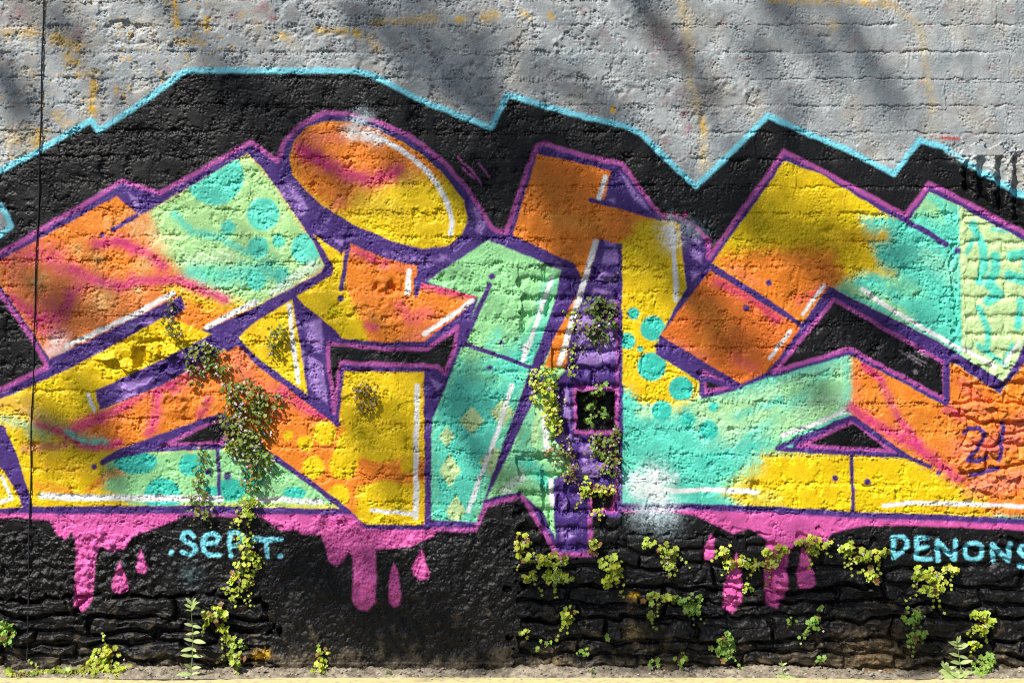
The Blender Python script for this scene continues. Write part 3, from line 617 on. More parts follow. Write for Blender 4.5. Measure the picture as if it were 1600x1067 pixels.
nr = n_.new('ShaderNodeTexNoise'); nr.inputs['Scale'].default_value = 14; nr.inputs['Detail'].default_value = 4
l_.new(tc.outputs['Object'], nr.inputs['Vector'])
rr = n_.new('ShaderNodeMapRange'); rr.inputs[1].default_value = 0.3; rr.inputs[2].default_value = 0.7; rr.inputs[3].default_value = 0.34; rr.inputs[4].default_value = 0.55
l_.new(nr.outputs['Fac'], rr.inputs[0]); l_.new(rr.outputs[0], b_s.inputs['Roughness'])
bp = n_.new('ShaderNodeBump'); bp.inputs['Strength'].default_value = 0.7; bp.inputs['Distance'].default_value = 0.0020
l_.new(nz.outputs['Fac'], bp.inputs['Height']); l_.new(bp.outputs[0], b_s.inputs['Normal'])

def noise_mat(name, c1, c2, scale, rough=0.9, bump=0.0, detail=6, spec=0.25, lo=0.35, hi=0.65):
    m, nn, ll, b = mat(name, rough=rough, spec=spec)
    t = nn.new('ShaderNodeTexCoord'); z = nn.new('ShaderNodeTexNoise'); z.inputs['Scale'].default_value = scale; z.inputs['Detail'].default_value = detail; z.inputs['Roughness'].default_value = 0.65
    ll.new(t.outputs['Object'], z.inputs['Vector'])
    r = nn.new('ShaderNodeValToRGB'); r.color_ramp.elements[0].position = lo; r.color_ramp.elements[1].position = hi
    r.color_ramp.elements[0].color = (*c1, 1); r.color_ramp.elements[1].color = (*c2, 1)
    ll.new(z.outputs['Fac'], r.inputs[0]); ll.new(r.outputs[0], b.inputs['Base Color'])
    if bump:
        q = nn.new('ShaderNodeBump'); q.inputs['Strength'].default_value = 0.6; q.inputs['Distance'].default_value = bump
        ll.new(z.outputs['Fac'], q.inputs['Height']); ll.new(q.outputs[0], b.inputs['Normal'])
    return m
M_CORE = noise_mat('concrete_core', (0.16, 0.16, 0.155), (0.24, 0.24, 0.23), 6)
M_ROAD = noise_mat('asphalt', (0.035, 0.035, 0.036), (0.075, 0.073, 0.07), 90, 0.9, 0.002)
M_SOIL = noise_mat('gritty_soil', (0.05, 0.04, 0.028), (0.44, 0.38, 0.29), 26, 0.95, 0.006, detail=10, lo=0.30, hi=0.70)
M_LINE = noise_mat('worn_yellow_paint', (0.40, 0.36, 0.26), (0.68, 0.58, 0.30), 34, 0.75, 0.001, lo=0.34, hi=0.5)
M_PEB = noise_mat('pebble_stone', (0.16, 0.13, 0.10), (0.48, 0.42, 0.35), 40, 0.85)
M_CABLE = noise_mat('painted_black_cable', (0.012, 0.010, 0.014), (0.03, 0.026, 0.034), 30, 0.6)
M_STEM = noise_mat('reddish_stem', (0.10, 0.035, 0.02), (0.22, 0.11, 0.05), 60, 0.7)
M_GSTEM = noise_mat('green_stem', (0.10, 0.16, 0.03), (0.20, 0.28, 0.07), 60, 0.6)
M_BARK = noise_mat('bark', (0.05, 0.04, 0.03), (0.14, 0.11, 0.085), 12, 0.9, 0.01)
def leaf_mat(name, attr=True, base=(0.1, 0.2, 0.03)):
    m, nn, ll, b = mat(name, base=base, rough=0.45, spec=0.4)
    a_ = nn.new('ShaderNodeAttribute'); a_.attribute_name = 'tint'
    tr = nn.new('ShaderNodeBsdfTranslucent'); mixs = nn.new('ShaderNodeMixShader'); mixs.inputs[0].default_value = 0.32
    out = nn['Material Output']
    z = nn.new('ShaderNodeTexNoise'); z.inputs['Scale'].default_value = 120
    t = nn.new('ShaderNodeTexCoord'); ll.new(t.outputs['Object'], z.inputs['Vector'])
    q = nn.new('ShaderNodeMapRange'); q.inputs[3].default_value = 0.7; q.inputs[4].default_value = 1.3; ll.new(z.outputs['Fac'], q.inputs[0])
    v = nn.new('ShaderNodeVectorMath'); v.operation = 'SCALE'; ll.new(q.outputs[0], v.inputs['Scale'])
    if attr: ll.new(a_.outputs['Color'], v.inputs[0])
    else: v.inputs[0].default_value = base
    ll.new(v.outputs[0], b.inputs['Base Color']); ll.new(v.outputs[0], tr.inputs['Color'])
    ll.new(b.outputs[0], mixs.inputs[1]); ll.new(tr.outputs[0], mixs.inputs[2]); ll.new(mixs.outputs[0], out.inputs['Surface'])
    return m
M_LEAF = leaf_mat('toadflax_leaf')
M_WEED = leaf_mat('weed_leaf', False, (0.46, 0.58, 0.22))
M_TREE = leaf_mat('tree_leaf', False, (0.06, 0.11, 0.025))
M_FLOWER = noise_mat('pale_lilac_petal', (0.55, 0.42, 0.58), (0.76, 0.66, 0.78), 40, 0.6)

# ------------------------------------------------------------------ ground
gme = np_mesh('ground', [(-70, -90, 0), (70, -90, 0), (70, 60, 0), (-70, 60, 0)], [(0, 1, 2, 3)], False)
tag(link('road', gme, M_ROAD), kind='structure')
# yellow edge line along the wall, slightly ragged
nx_ = 1600; lx = np.linspace(-14, 14, nx_)
e1 = -0.100 - 0.05 * np.exp(-((lx + 1.35) / 0.35) ** 2) - 0.045 * sstep(0.5, 1.1, lx) * (0.6 + 0.4 * np.sin(lx * 5)) - 0.006 * np.sin(lx * 3.1) + rng.normal(0, 0.004, nx_); e2 = -0.225 + rng.normal(0, 0.003, nx_)
V = np.concatenate([np.stack([lx, e1, np.full(nx_, 0.004)], 1), np.stack([lx, e2, np.full(nx_, 0.004)], 1)])
F = np.array([(i, i + nx_, i + nx_ + 1, i + 1) for i in range(nx_ - 1)])
tag(link('road_marking', np_mesh('road_marking', V, F, False), M_LINE), kind='structure')
# bank of soil and grit against the wall foot
sx = np.arange(-3.2, 3.2, 0.006); sy = np.linspace(0.02, -0.118, 26)
SX, SY = np.meshgrid(sx, sy)
t_ = (0.02 - SY) / 0.138
bank = 0.014 + 0.008 * np.sin(SX * 2.3 + 1) + 0.006 * np.sin(SX * 7.1) + 0.012 * np.exp(-((SX + 1.6) / 0.5) ** 2) + 0.012 * np.exp(-((SX + 0.95) / 0.25) ** 2)
ns = np.random.default_rng(3).normal(0, 1, SX.shape); ns = (ns + np.roll(ns, 1, 0) + np.roll(ns, 1, 1) + np.roll(ns, 2, 1)) / 2
SZ = bank * np.clip(1 - t_ * 0.95, 0, 1) ** 1.2 + 0.0034 * ns * (t_ < 0.9) + 0.006 * np.sin(SX * 31 + 3 * np.sin(SX * 9)) * np.sin(SY * 60 + SX * 13) * (t_ < 0.8) - 0.004 * (t_ > 0.93) + 0.003
V = np.stack([SX, SY, SZ], -1).reshape(-1, 3); w_ = len(sx)
ii, jj = np.meshgrid(np.arange(len(sy) - 1), np.arange(w_ - 1), indexing='ij'); q0 = (ii * w_ + jj).ravel()
F = np.stack([q0, q0 + w_, q0 + w_ + 1, q0 + 1], 1)
tag(link('soil_bank', np_mesh('soil_bank', V, F, False), M_SOIL), kind='structure')

def bank_z(x, y):
    j = min(max(int((x + 3.2) / 0.006), 0), w_ - 1); i = min(max(int((0.02 - y) / 0.138 * 25), 0), 25)
    return float(SZ[i, j])

# ------------------------------------------------------------------ the wall: one object per block, brick and stone
fine_c = (xs > -26) & (xs < 1626); fine_r = (ys > -18)
ci = np.concatenate([np.arange(0, np.argmax(fine_c), 8), np.where(fine_c)[0], np.arange(len(xs) - 1 - np.argmax(fine_c[::-1]) + 8, NX, 8)])
ri = np.concatenate([np.arange(0, np.argmax(fine_r), 8), np.where(fine_r)[0]])
gx = xs[ci]; gy = ys[ri]; W_ = len(gx); R_ = len(gy)
HH = H[np.ix_(ri, ci)]; PP = P[np.ix_(ri, ci)]; LL = LAB[np.ix_(ri, ci)]
BACK = 0.10
VX, VY = np.meshgrid(WX(gx), WZ(gy))
VERT = np.stack([VX, -HH, VY], -1).reshape(-1, 3).astype(np.float32)
PC = PP.reshape(-1, 3)
CELL = np.ascontiguousarray(LL[:-1, :-1])
inside = (gx[None, :-1] > -4) & (gx[None, :-1] < 1604) & (gy[:-1, None] > -4)
keep = np.zeros(_next[0] + 1, bool); keep[np.unique(CELL[inside & (CELL > 0)])] = True; keep[0] = True
OUT = new_id('outlying_masonry')                                    # courses the photograph does not show: one part
CELL[~keep[CELL]] = OUT
wall = empty('graffiti_wall', (0, 0, 0))
tag(wall, 'long block and rubble stone wall covered in a colourful spray painted letter mural', 'wall')
order = np.argsort(CELL.ravel(), kind='stable'); labs = CELL.ravel()[order]
cuts = np.flatnonzero(np.diff(labs)) + 1
groups = np.split(order, cuts)
pad = np.full((R_ + 1, W_ + 1), -1, np.int32); pad[1:-1, 1:-1] = CELL
def piece(lab, cells, name):
    i = cells // (W_ - 1); j = cells % (W_ - 1); v = i * W_ + j
    quad = np.stack([v, v + W_, v + W_ + 1, v + 1], 1)
    uniq, inv = np.unique(quad, return_inverse=True)
    Fq = inv.reshape(-1, 4); Vv = VERT[uniq]; Cc = PC[uniq]
    # sides back into the wall
    E = []
    for (di, dj, a_, b_) in ((0, -1, 0, 1), (1, 0, 1, 2), (0, 1, 2, 3), (-1, 0, 3, 0)):
        m_ = pad[1 + i + di, 1 + j + dj] != lab
        E.append(np.stack([quad[m_, b_], quad[m_, a_]], 1))
    E = np.concatenate(E)
    if lab > 0 and len(E):
        ue, ei = np.unique(E, return_inverse=True); ei = ei.reshape(-1, 2); nb = len(ue); n0 = len(Vv)
        tp = VERT[ue]; bt = tp.copy(); bt[:, 1] = BACK
        Vv = np.concatenate([Vv, tp, bt]); Cc = np.concatenate([Cc, PC[ue], PC[ue]])
        Fq = np.concatenate([Fq, np.stack([n0 + ei[:, 0], n0 + ei[:, 1], n0 + nb + ei[:, 1], n0 + nb + ei[:, 0]], 1)])
    me = np_mesh(name, Vv, Fq); set_col(me, Cc)
    return link(name, me, M_WALL, wall)
small = []
for g in groups:
    lab = int(CELL.ravel()[g[0]])
    if lab > 0 and len(g) < 25: small.append(g); continue
    if lab == 0: mort = g; continue
    o_ = piece(lab, g, KINDS[lab])
    if lab == OUT: tag(o_, kind='stuff')
for g in small:                                                     # crumbs belong to the mortar
    CELL.ravel()[g] = 0
    pad[1:-1, 1:-1].reshape(-1)
mort = np.concatenate([mort] + small) if small else mort
mo = piece(0, mort, 'mortar')
cm = np_mesh('wall_core', [(x, y, z) for x in (WX(GX0), WX(GX1) - 0.01) for y in (BACK + 0.001, 0.38) for z in (-0.05, WZ(GY0) - 0.002)],
             [(0, 1, 3, 2), (4, 6, 7, 5), (0, 4, 5, 1), (2, 3, 7, 6), (0, 2, 6, 4), (1, 5, 7, 3)], False)
link('wall_core', cm, M_CORE, wall)

def surf(px, py):
    j = int(round((px - GX0) / DX)); i = int(round((py - GY0) / DX))
    j = min(max(j, 2), NX - 3); i = min(max(i, 2), NY - 3)
    return float(H[i - 2:i + 3, j - 2:j + 3].max())
def at(px, py, off=0.0):
    low = max(0.0, py - 1022) / 32 * 0.055
    p = np.array((WX(px), -surf(px, py) - off - low, WZ(py)))
    if py > 1022: p[2] = max(p[2], bank_z(p[0], p[1]) + 0.004)
    return p

# ------------------------------------------------------------------ tubes
def tube(pts, r0, r1=None, sides=5):
    pts = np.asarray(pts, float); n = len(pts); r1 = r0 if r1 is None else r1
    V = []; F = []
    for i in range(n):
        t = pts[min(i + 1, n - 1)] - pts[max(i - 1, 0)]; t /= np.linalg.norm(t) + 1e-9
        u = np.cross(t, (0.31, 0.9, 0.2)); u /= np.linalg.norm(u) + 1e-9; w = np.cross(t, u)
        r = r0 + (r1 - r0) * i / max(n - 1, 1)
        for k in range(sides):
            a = 2 * math.pi * k / sides; V.append(pts[i] + r * (math.cos(a) * u + math.sin(a) * w))
    for i in range(n - 1):
        for k in range(sides):
            F.append((i * sides + k, i * sides + (k + 1) % sides, (i + 1) * sides + (k + 1) % sides, (i + 1) * sides + k))
    return np.array(V), np.array(F)
def join(parts):
    V = []; F = []; n = 0
    for v, f in parts: V.append(v); F.append(f + n); n += len(v)
    return np.concatenate(V), np.concatenate(F)

# thin cable running down the wall
kp = [(70, -340), (69, -100), (69, 0), (67, 60), (65, 160), (63, 240), (60, 330), (56, 430), (54, 520), (52, 600), (51, 618), (50, 640), (49, 720), (47, 800), (46, 880), (45, 950), (43, 1010), (42, 1040)]
pts = []
for (a_, b2) in zip(kp[:-1], kp[1:]):
    for t in np.linspace(0, 1, 8)[:-1]:
        px = a_[0] + (b2[0] - a_[0]) * t; py = a_[1] + (b2[1] - a_[1]) * t; pts.append((px, py))
off = np.array([surf(px, py) for px, py in pts]); off = np.convolve(np.pad(off, 4, 'edge'), np.ones(9) / 9, 'valid')
cp = np.array([(WX(px + 0.5 * math.sin(py / 23)), -o - 0.002, WZ(py)) for (px, py), o in zip(pts, off)])
v, f = tube(cp, 0.0030, sides=6)
tag(link('cable', np_mesh('cable', v, f), M_CABLE), 'thin black cable running straight down the wall over the mural', 'cable')

# ------------------------------------------------------------------ plants
LIM = 10
_a = np.linspace(0, 2 * math.pi, LIM, endpoint=False)
def leaf_shape(r):
    """five lobed round leaf, stalk notch at the bottom, slightly cupped; unit radius in XY, facing +Z"""
    n = 15; V = [(0, -0.25, -0.10)]
    for k in range(n):
        a = -math.pi / 2 + 2 * math.pi * k / n
        rad = 0.86 + 0.16 * math.cos(5 * (a + math.pi / 2) + math.pi)
        if k == 0: rad = 0.45
        V.append((rad * math.cos(a), rad * math.sin(a), 0.10 * math.cos(2 * a) + 0.06 * r.uniform(-1, 1)))
    F = [(0, 1 + k, 1 + (k + 1) % n) for k in range(n)]
    return np.array(V), np.array(F)
LS = [leaf_shape(rnd) for _ in range(4)]
def frame(nrm, spin):
    nrm = np.asarray(nrm, float); nrm /= np.linalg.norm(nrm)
    up = np.array((0, 0, 1.0)); u = np.cross(up, nrm); u /= np.linalg.norm(u) + 1e-9; w = np.cross(nrm, u)
    c, s = math.cos(spin), math.sin(spin)
    return np.stack([c * u + s * w, -s * u + c * w, nrm], 1)     # columns
TONES = {'yellow': (0.50, 0.60, 0.06), 'green': (0.26, 0.44, 0.07), 'dark': (0.13, 0.21, 0.04), 'mixed': (0.36, 0.46, 0.06), 'brown': (0.24, 0.20, 0.06), 'deep': (0.20, 0.28, 0.045)}

def flower_mesh(pts):
    V = []; F = []; n = 0
    for p in pts:
        M = frame((rnd.uniform(-.6, .4), -1, rnd.uniform(-.2, .6)), rnd.uniform(0, 6))
        s = rnd.uniform(0.0028, 0.0048)
        for k in range(4):
            a = k * math.pi / 2
            loc = [(0, 0, 0), (s * math.cos(a - .5), s * math.sin(a - .5), 0.001), (1.35 * s * math.cos(a), 1.35 * s * math.sin(a), -0.001), (s * math.cos(a + .5), s * math.sin(a + .5), 0.001)]
            V += [M @ np.array(q) + p for q in loc]; F.append((n, n + 1, n + 2, n + 3)); n += 4
    return np.array(V), np.array(F)

def toadflax(blobs, tone, label, root=None, trail=None, size=(3.6, 5.8), nfl=0, density=1.25, group=None, name='toadflax_plant', depth=0.030):
    """blobs: (px, py, rx, ry) in wall pixels; leaves fill them, stems run back to the root crack"""
    rx0 = root or (blobs[0][0], blobs[0][1] - blobs[0][3] * 0.6)
    rp = at(rx0[0], rx0[1], -0.002)
    e = empty(name, rp)
    V = []; F = []; T = []; n = 0; stems = []; fl = []
    base = np.array(TONES[tone])
    prev = rx0
    for (cx, cy, rx, ry) in blobs:
        mid = [((prev[0] * (1 - t) + cx * t) + rnd.uniform(-3, 3), prev[1] * (1 - t) + cy * t) for t in (0, .25, .5, .75, 1)]
        stems.append(tube([at(a_, b2, 0.004 + 0.008 * rnd.random()) for a_, b2 in mid], 0.0011, 0.0009, 4))
        prev = (cx, cy)
        cnt = max(5, int(density * math.pi * rx * ry / 30.0))
        for _ in range(cnt):
            a = rnd.uniform(0, 2 * math.pi); q = math.sqrt(rnd.random())
            px = cx + rx * q * math.cos(a) + rnd.gauss(0, 1.5); py = cy + ry * q * math.sin(a) + rnd.gauss(0, 1.5)
            dome = max(0.0, 1 - q * q)
            o = 0.006 + depth * dome * rnd.uniform(0.15, 1.0) + rnd.uniform(0, 0.008)
            p = at(px, py, o)
            nr_ = np.array((-0.25 + 0.5 * q * math.cos(a), -0.9, 0.55 - 0.35 * q * math.sin(a))) + np.array([rnd.gauss(0, .42) for _ in range(3)])
            s = rnd.uniform(*size) * S * (1.0 if rnd.random() > 0.2 else 0.65)
            lv, lf = LS[rnd.randrange(4)]
            M = frame(nr_, rnd.gauss(0, 0.7))
            V.append((lv * s) @ M.T + p); F.append(lf + n); n += len(lv)
            c = base * rnd.uniform(0.6, 1.3) * np.array((rnd.uniform(0.85, 1.2), 1, rnd.uniform(0.7, 1.3)))
            if rnd.random() < 0.07: c = np.array((0.30, 0.16, 0.06)) * rnd.uniform(0.7, 1.2)
            T.append(np.tile(np.clip(c, 0, 0.8), (len(lv), 1)))
            if rnd.random() < 0.35:
                b0 = at(cx + (px - cx) * 0.35, cy + (py - cy) * 0.35, 0.004)
                m0 = (b0 + p) / 2 + np.array((0, -0.006, 0.004))
                stems.append(tube([b0, m0, p], 0.0008, 0.0006, 3))
        for _ in range(2 if (rx > 12 and nfl) else (1 if rx > 9 else 0)):
            ang = rnd.uniform(-2.9, -0.3) if rnd.random() < 0.3 else rnd.uniform(0.2, 2.9); ln = rnd.uniform(0.8, 1.7) * max(rx, ry)
            st = []
            for t in (0.3, 0.6, 0.85, 1.1, 1.35):
                st.append((cx + ln * t * math.cos(ang) + rnd.uniform(-2, 2), cy + ln * t * math.sin(ang) + 6 * t * t))
            pp = [at(a_, b2, rnd.uniform(0.006, 0.016)) for a_, b2 in st]
            stems.append(tube(pp, 0.0010, 0.0006, 3))
            for p in pp[1:]:
                lv, lf = LS[rnd.randrange(4)]; M = frame((rnd.gauss(-.2, .4), -1, rnd.gauss(.4, .4)), rnd.gauss(0, .8)); s = rnd.uniform(size[0] * 0.55, size[0] * 0.95) * S
                V.append((lv * s) @ M.T + p + np.array((rnd.uniform(-.004, .004), -0.003, rnd.uniform(-.004, .004)))); F.append(lf + n); n += len(lv)
                T.append(np.tile(np.clip(base * rnd.uniform(0.6, 1.2), 0, 0.8), (len(lv), 1)))
        for _ in range(int(nfl * rx * ry / 900.0 + (nfl > 0))):
            a = rnd.uniform(0, 6.28); q = math.sqrt(rnd.random()) * 1.15
            fl.append(at(cx + rx * q * math.cos(a), cy + ry * q * math.sin(a), 0.012 + depth * rnd.uniform(0.5, 1.25) * max(0.3, 1 - q * q)))
    V = np.concatenate(V) - rp; me = np_mesh('leaves', V, np.concatenate(F), False); set_col(me, np.concatenate(T), 'tint')
    tag(link('leaves', me, M_LEAF, e), kind='stuff')
    # four sided and three sided tubes share one mesh of quads
    sv, sf = join(stems); link('stems', np_mesh('stems', sv - rp, sf), M_STEM, e)
    if fl:
        fv, ff = flower_mesh(fl); tag(link('flowers', np_mesh('flowers', fv - rp, ff, False), M_FLOWER, e), kind='stuff')
    tag(e, label, 'plant', group or 'wall plants rooted in the cracks')
    return e

toadflax([(316, 560, 26, 26), (332, 548, 16, 12), (305, 585, 12, 18), (345, 575, 18, 14)], 'deep', 'flowering toadflax tuft where purple band meets orange, above the big cascade', root=(325, 540), nfl=12, size=(2.4, 4.2))
toadflax([(385, 622, 34, 26), (395, 660, 34, 30), (385, 690, 36, 28), (400, 720, 28, 26), (420, 630, 26, 14), (395, 750, 20, 18), (365, 610, 20, 14), (362, 655, 16, 20), (372, 700, 18, 16)], 'deep', 'large cascade of tiny leaved toadflax with white flowers hanging over orange letter', root=(380, 600), nfl=16, size=(2.4, 4.4), depth=0.05)
toadflax([(316, 715, 8, 20), (310, 745, 10, 16), (312, 775, 16, 14), (318, 800, 16, 10)], 'deep', 'thin toadflax strand hanging beside the purple upright in the green field', root=(318, 690), nfl=6, size=(2.2, 4.0))
toadflax([(392, 790, 14, 16), (385, 806, 16, 10), (385, 850, 14, 18), (388, 880, 22, 18), (378, 905, 20, 16), (365, 925, 14, 12)], 'yellow', 'trailing toadflax strand hanging across the letters SePT', root=(395, 765), nfl=7, size=(3, 5))
toadflax([(434, 522, 18, 16), (430, 545, 12, 12)], 'deep', 'small toadflax tuft on the yellow triangle beside white stripe', nfl=8, size=(2.2, 3.8))
toadflax([(268, 478, 11, 10), (266, 505, 11, 12), (272, 520, 14, 8)], 'dark', 'dark little toadflax sprig on tip of the purple bar', nfl=8, size=(2.2, 3.8))
toadflax([(570, 605, 18, 14), (572, 625, 20, 20)], 'brown', 'withered brownish toadflax tuft on plain yellow panel', nfl=10, size=(1.8, 3.2), density=1.3)
toadflax([(935, 478, 30, 14), (945, 500, 22, 22), (925, 515, 14, 16), (940, 530, 16, 12)], 'dark', 'dark green toadflax mat on the purple upright above the brick infill', root=(950, 465), nfl=7, size=(2.4, 4.4))
toadflax([(898, 500, 10, 22), (890, 545, 10, 20), (895, 575, 9, 14)], 'mixed', 'sparse toadflax strand following white stripe of the orange letter', root=(905, 470), nfl=12, size=(2.2, 3.8), density=0.8)
toadflax([(850, 590, 24, 18), (852, 615, 22, 22), (860, 645, 16, 22), (870, 665, 12, 16)], 'yellow', 'bushy yellow green toadflax hanging over green stripe and purple band', root=(852, 572), nfl=9, size=(2.8, 4.8), depth=0.045)
toadflax([(936, 606, 14, 12), (928, 632, 12, 10), (940, 645, 12, 8), (920, 660, 6, 8)], 'green', 'green larger leaved sprig hanging across the black brick recess', root=(930, 582), size=(4.0, 5.8), density=0.8)
toadflax([(868, 703, 20, 9), (892, 722, 10, 24), (888, 745, 10, 10)], 'brown', 'brownish toadflax sprig at top of the green bricks', nfl=5, size=(2.4, 4.2))
toadflax([(945, 700, 24, 18), (955, 725, 18, 20), (935, 688, 14, 10), (962, 680, 8, 20)], 'deep', 'flowering toadflax clump just below the black brick recess', root=(950, 672), nfl=12, size=(2.6, 4.4), depth=0.04)
toadflax([(925, 768, 24, 10), (918, 752, 8, 10), (948, 768, 14, 8)], 'yellow', 'yellow toadflax clump in front of the small lower recess', nfl=7, size=(2.8, 4.6))
toadflax([(935, 803, 8, 8), (930, 797, 5, 6)], 'yellow', 'tiny toadflax sprig hanging under the small lower recess', size=(2.8, 4))
GB = 'toadflax clumps on the black rubble base'
BIG = [
    ([(816, 845, 12, 14), (822, 870, 14, 8), (812, 858, 8, 12)], 'yellow', 'toadflax clump left of the purple painted bricks at the wall base', 4),
    ([(826, 900, 14, 8)], 'yellow', 'low wide toadflax tuft beneath the clump left of purple bricks', 0),
    ([(852, 870, 14, 10), (866, 888, 12, 16), (862, 902, 14, 8), (884, 904, 12, 8), (882, 872, 8, 8)], 'yellow', 'wide toadflax clump directly beneath the purple painted bricks', 5),
    ([(928, 852, 9, 14)], 'yellow', 'small toadflax tuft at lower right corner of the purple bricks', 0),
    ([(955, 880, 18, 16), (958, 900, 16, 12), (948, 908, 8, 8)], 'yellow', 'plump bright toadflax clump on black stones under the white spray cloud', 0),
    ([(1012, 848, 8, 8), (1032, 850, 10, 8), (1046, 862, 16, 14), (1047, 888, 9, 10)], 'mixed', 'toadflax clump trailing from ledge right of the white spray cloud', 3),
    ([(1075, 935, 20, 12), (1078, 950, 14, 10)], 'green', 'broad green toadflax clump on stones left of the pink bottle shaped drop', 0),
    ([(1014, 936, 8, 8), (1030, 932, 14, 8), (1046, 935, 7, 9), (1016, 960, 10, 6)], 'mixed', 'scattered toadflax sprig spreading sideways beside the broad green clump', 0),
    ([(1130, 858, 12, 9), (1138, 878, 8, 10), (1160, 878, 14, 9), (1182, 880, 12, 9)], 'yellow', 'toadflax clump growing over the neck of the pink bottle shaped drop', 4),
    ([(1210, 862, 18, 12), (1205, 878, 8, 8)], 'yellow', 'toadflax clump covering middle of the right pink drip', 4),
    ([(1262, 845, 18, 10), (1272, 855, 12, 8), (1290, 848, 8, 6)], 'yellow', 'toadflax clump crowning the wide pink drop right of the long drip', 4),
    ([(1322, 855, 16, 9), (1345, 866, 16, 10)], 'yellow', 'toadflax mat on black between pink drips and DENON lettering', 3),
    ([(1370, 869, 10, 9), (1384, 862, 6, 6)], 'yellow', 'toadflax tuft touching the letter D of DENON', 0),
    ([(1360, 896, 12, 11)], 'yellow', 'round toadflax tuft below and left of the letter D', 0),
    ([(1452, 915, 22, 16), (1445, 897, 18, 8), (1432, 890, 10, 6), (1468, 908, 8, 10)], 'yellow', 'large flowering toadflax clump below letters E and N of DENON', 9),
    ([(1486, 888, 11, 10)], 'yellow', 'toadflax tuft right under the first letter N', 3),
    ([(1424, 960, 16, 12), (1430, 992, 15, 11)], 'green', 'green double toadflax clump hanging below the large flowering one', 3),
    ([(1530, 968, 19, 14), (1528, 982, 12, 8)], 'yellow', 'bright flowering toadflax clump on bare black stone below the letter O', 8),
    ([(1522, 1006, 12, 6)], 'yellow', 'thin toadflax sprig beneath the bright flowering clump', 3),
    ([(1542, 1028, 10, 9), (1520, 1042, 14, 12), (1538, 1044, 8, 8)], 'green', 'toadflax clump at the wall foot beside the right leafy weed', 0),
    ([(1272, 975, 13, 11), (1281, 950, 5, 5)], 'green', 'small stalked toadflax sprig below the wide pink drop', 2),
    ([(1132, 998, 14, 12), (1133, 1018, 14, 12), (1120, 1010, 8, 8)], 'green', 'full green toadflax clump low on stones under the pink bottle shaped drop', 0),
    ([(890, 955, 14, 10), (884, 968, 10, 8)], 'yellow', 'round toadflax tuft two courses beneath the purple painted bricks', 0),
    ([(165, 1022, 22, 16), (178, 1040, 28, 12), (150, 1040, 20, 12)], 'yellow', 'big leafy toadflax mound at the wall foot below the long pink drip', 6),
    ([(105, 1048, 30, 10), (135, 1048, 20, 10), (80, 1050, 22, 8), (40, 1048, 24, 8)], 'mixed', 'creeping toadflax mat at the wall foot beside the leafy mound', 5),
    ([(12, 990, 14, 16), (4, 975, 10, 10)], 'green', 'dark green toadflax clump on stones beside the cable foot', 0),
    ([(345, 955, 16, 12), (330, 965, 14, 12), (350, 985, 10, 10)], 'yellow', 'toadflax sprig behind the tall pale weed', 0),
    ([(370, 1012, 12, 16), (372, 1030, 12, 10), (362, 1000, 8, 8)], 'mixed', 'toadflax clump at wall foot right of the tall pale weed', 3),
]
for (bl, tone, lab_, nf) in BIG:
    toadflax(bl, tone, lab_, nfl=nf, size=(3.6, 6.0), group=GB)
for (px, py, r_, tone, lab_) in [
    (822, 985, 9, 'yellow', 'small yellow green sprig low on the stones beside the edge of black render'), (850, 1001, 8, 'green', 'small green sprig on stone joint below the purple painted bricks'),
    (943, 993, 7, 'green', 'little sprig on stones left of the rusty brown stain'), (910, 1018, 9, 'green', 'flat little sprig above the lowest stone course under purple bricks'),
    (1020, 1030, 9, 'green', 'first of two little sprigs near the ground right of brown stain'), (1062, 1025, 10, 'green', 'second of two little sprigs near the ground, beside the full green clump'),
    (1168, 918, 9, 'yellow', 'small sprig between the pink bottle shaped drop and long right drip'), (1235, 968, 8, 'green', 'dark little sprig just under the tip of the long right drip'),
    (1285, 1028, 7, 'green', 'lone tiny sprig near ground below the stalked sprig'), (925, 1046, 6, 'dark', 'dim tiny sprig at the wall foot under the purple bricks'), (838, 1014, 4, 'green', 'tiniest sprig, a few leaves in a vertical stone joint')]:
    toadflax([(px, py, r_, r_ * 0.8)], tone, lab_, size=(3.2, 4.8), group='tiny sprigs on bare black stone')

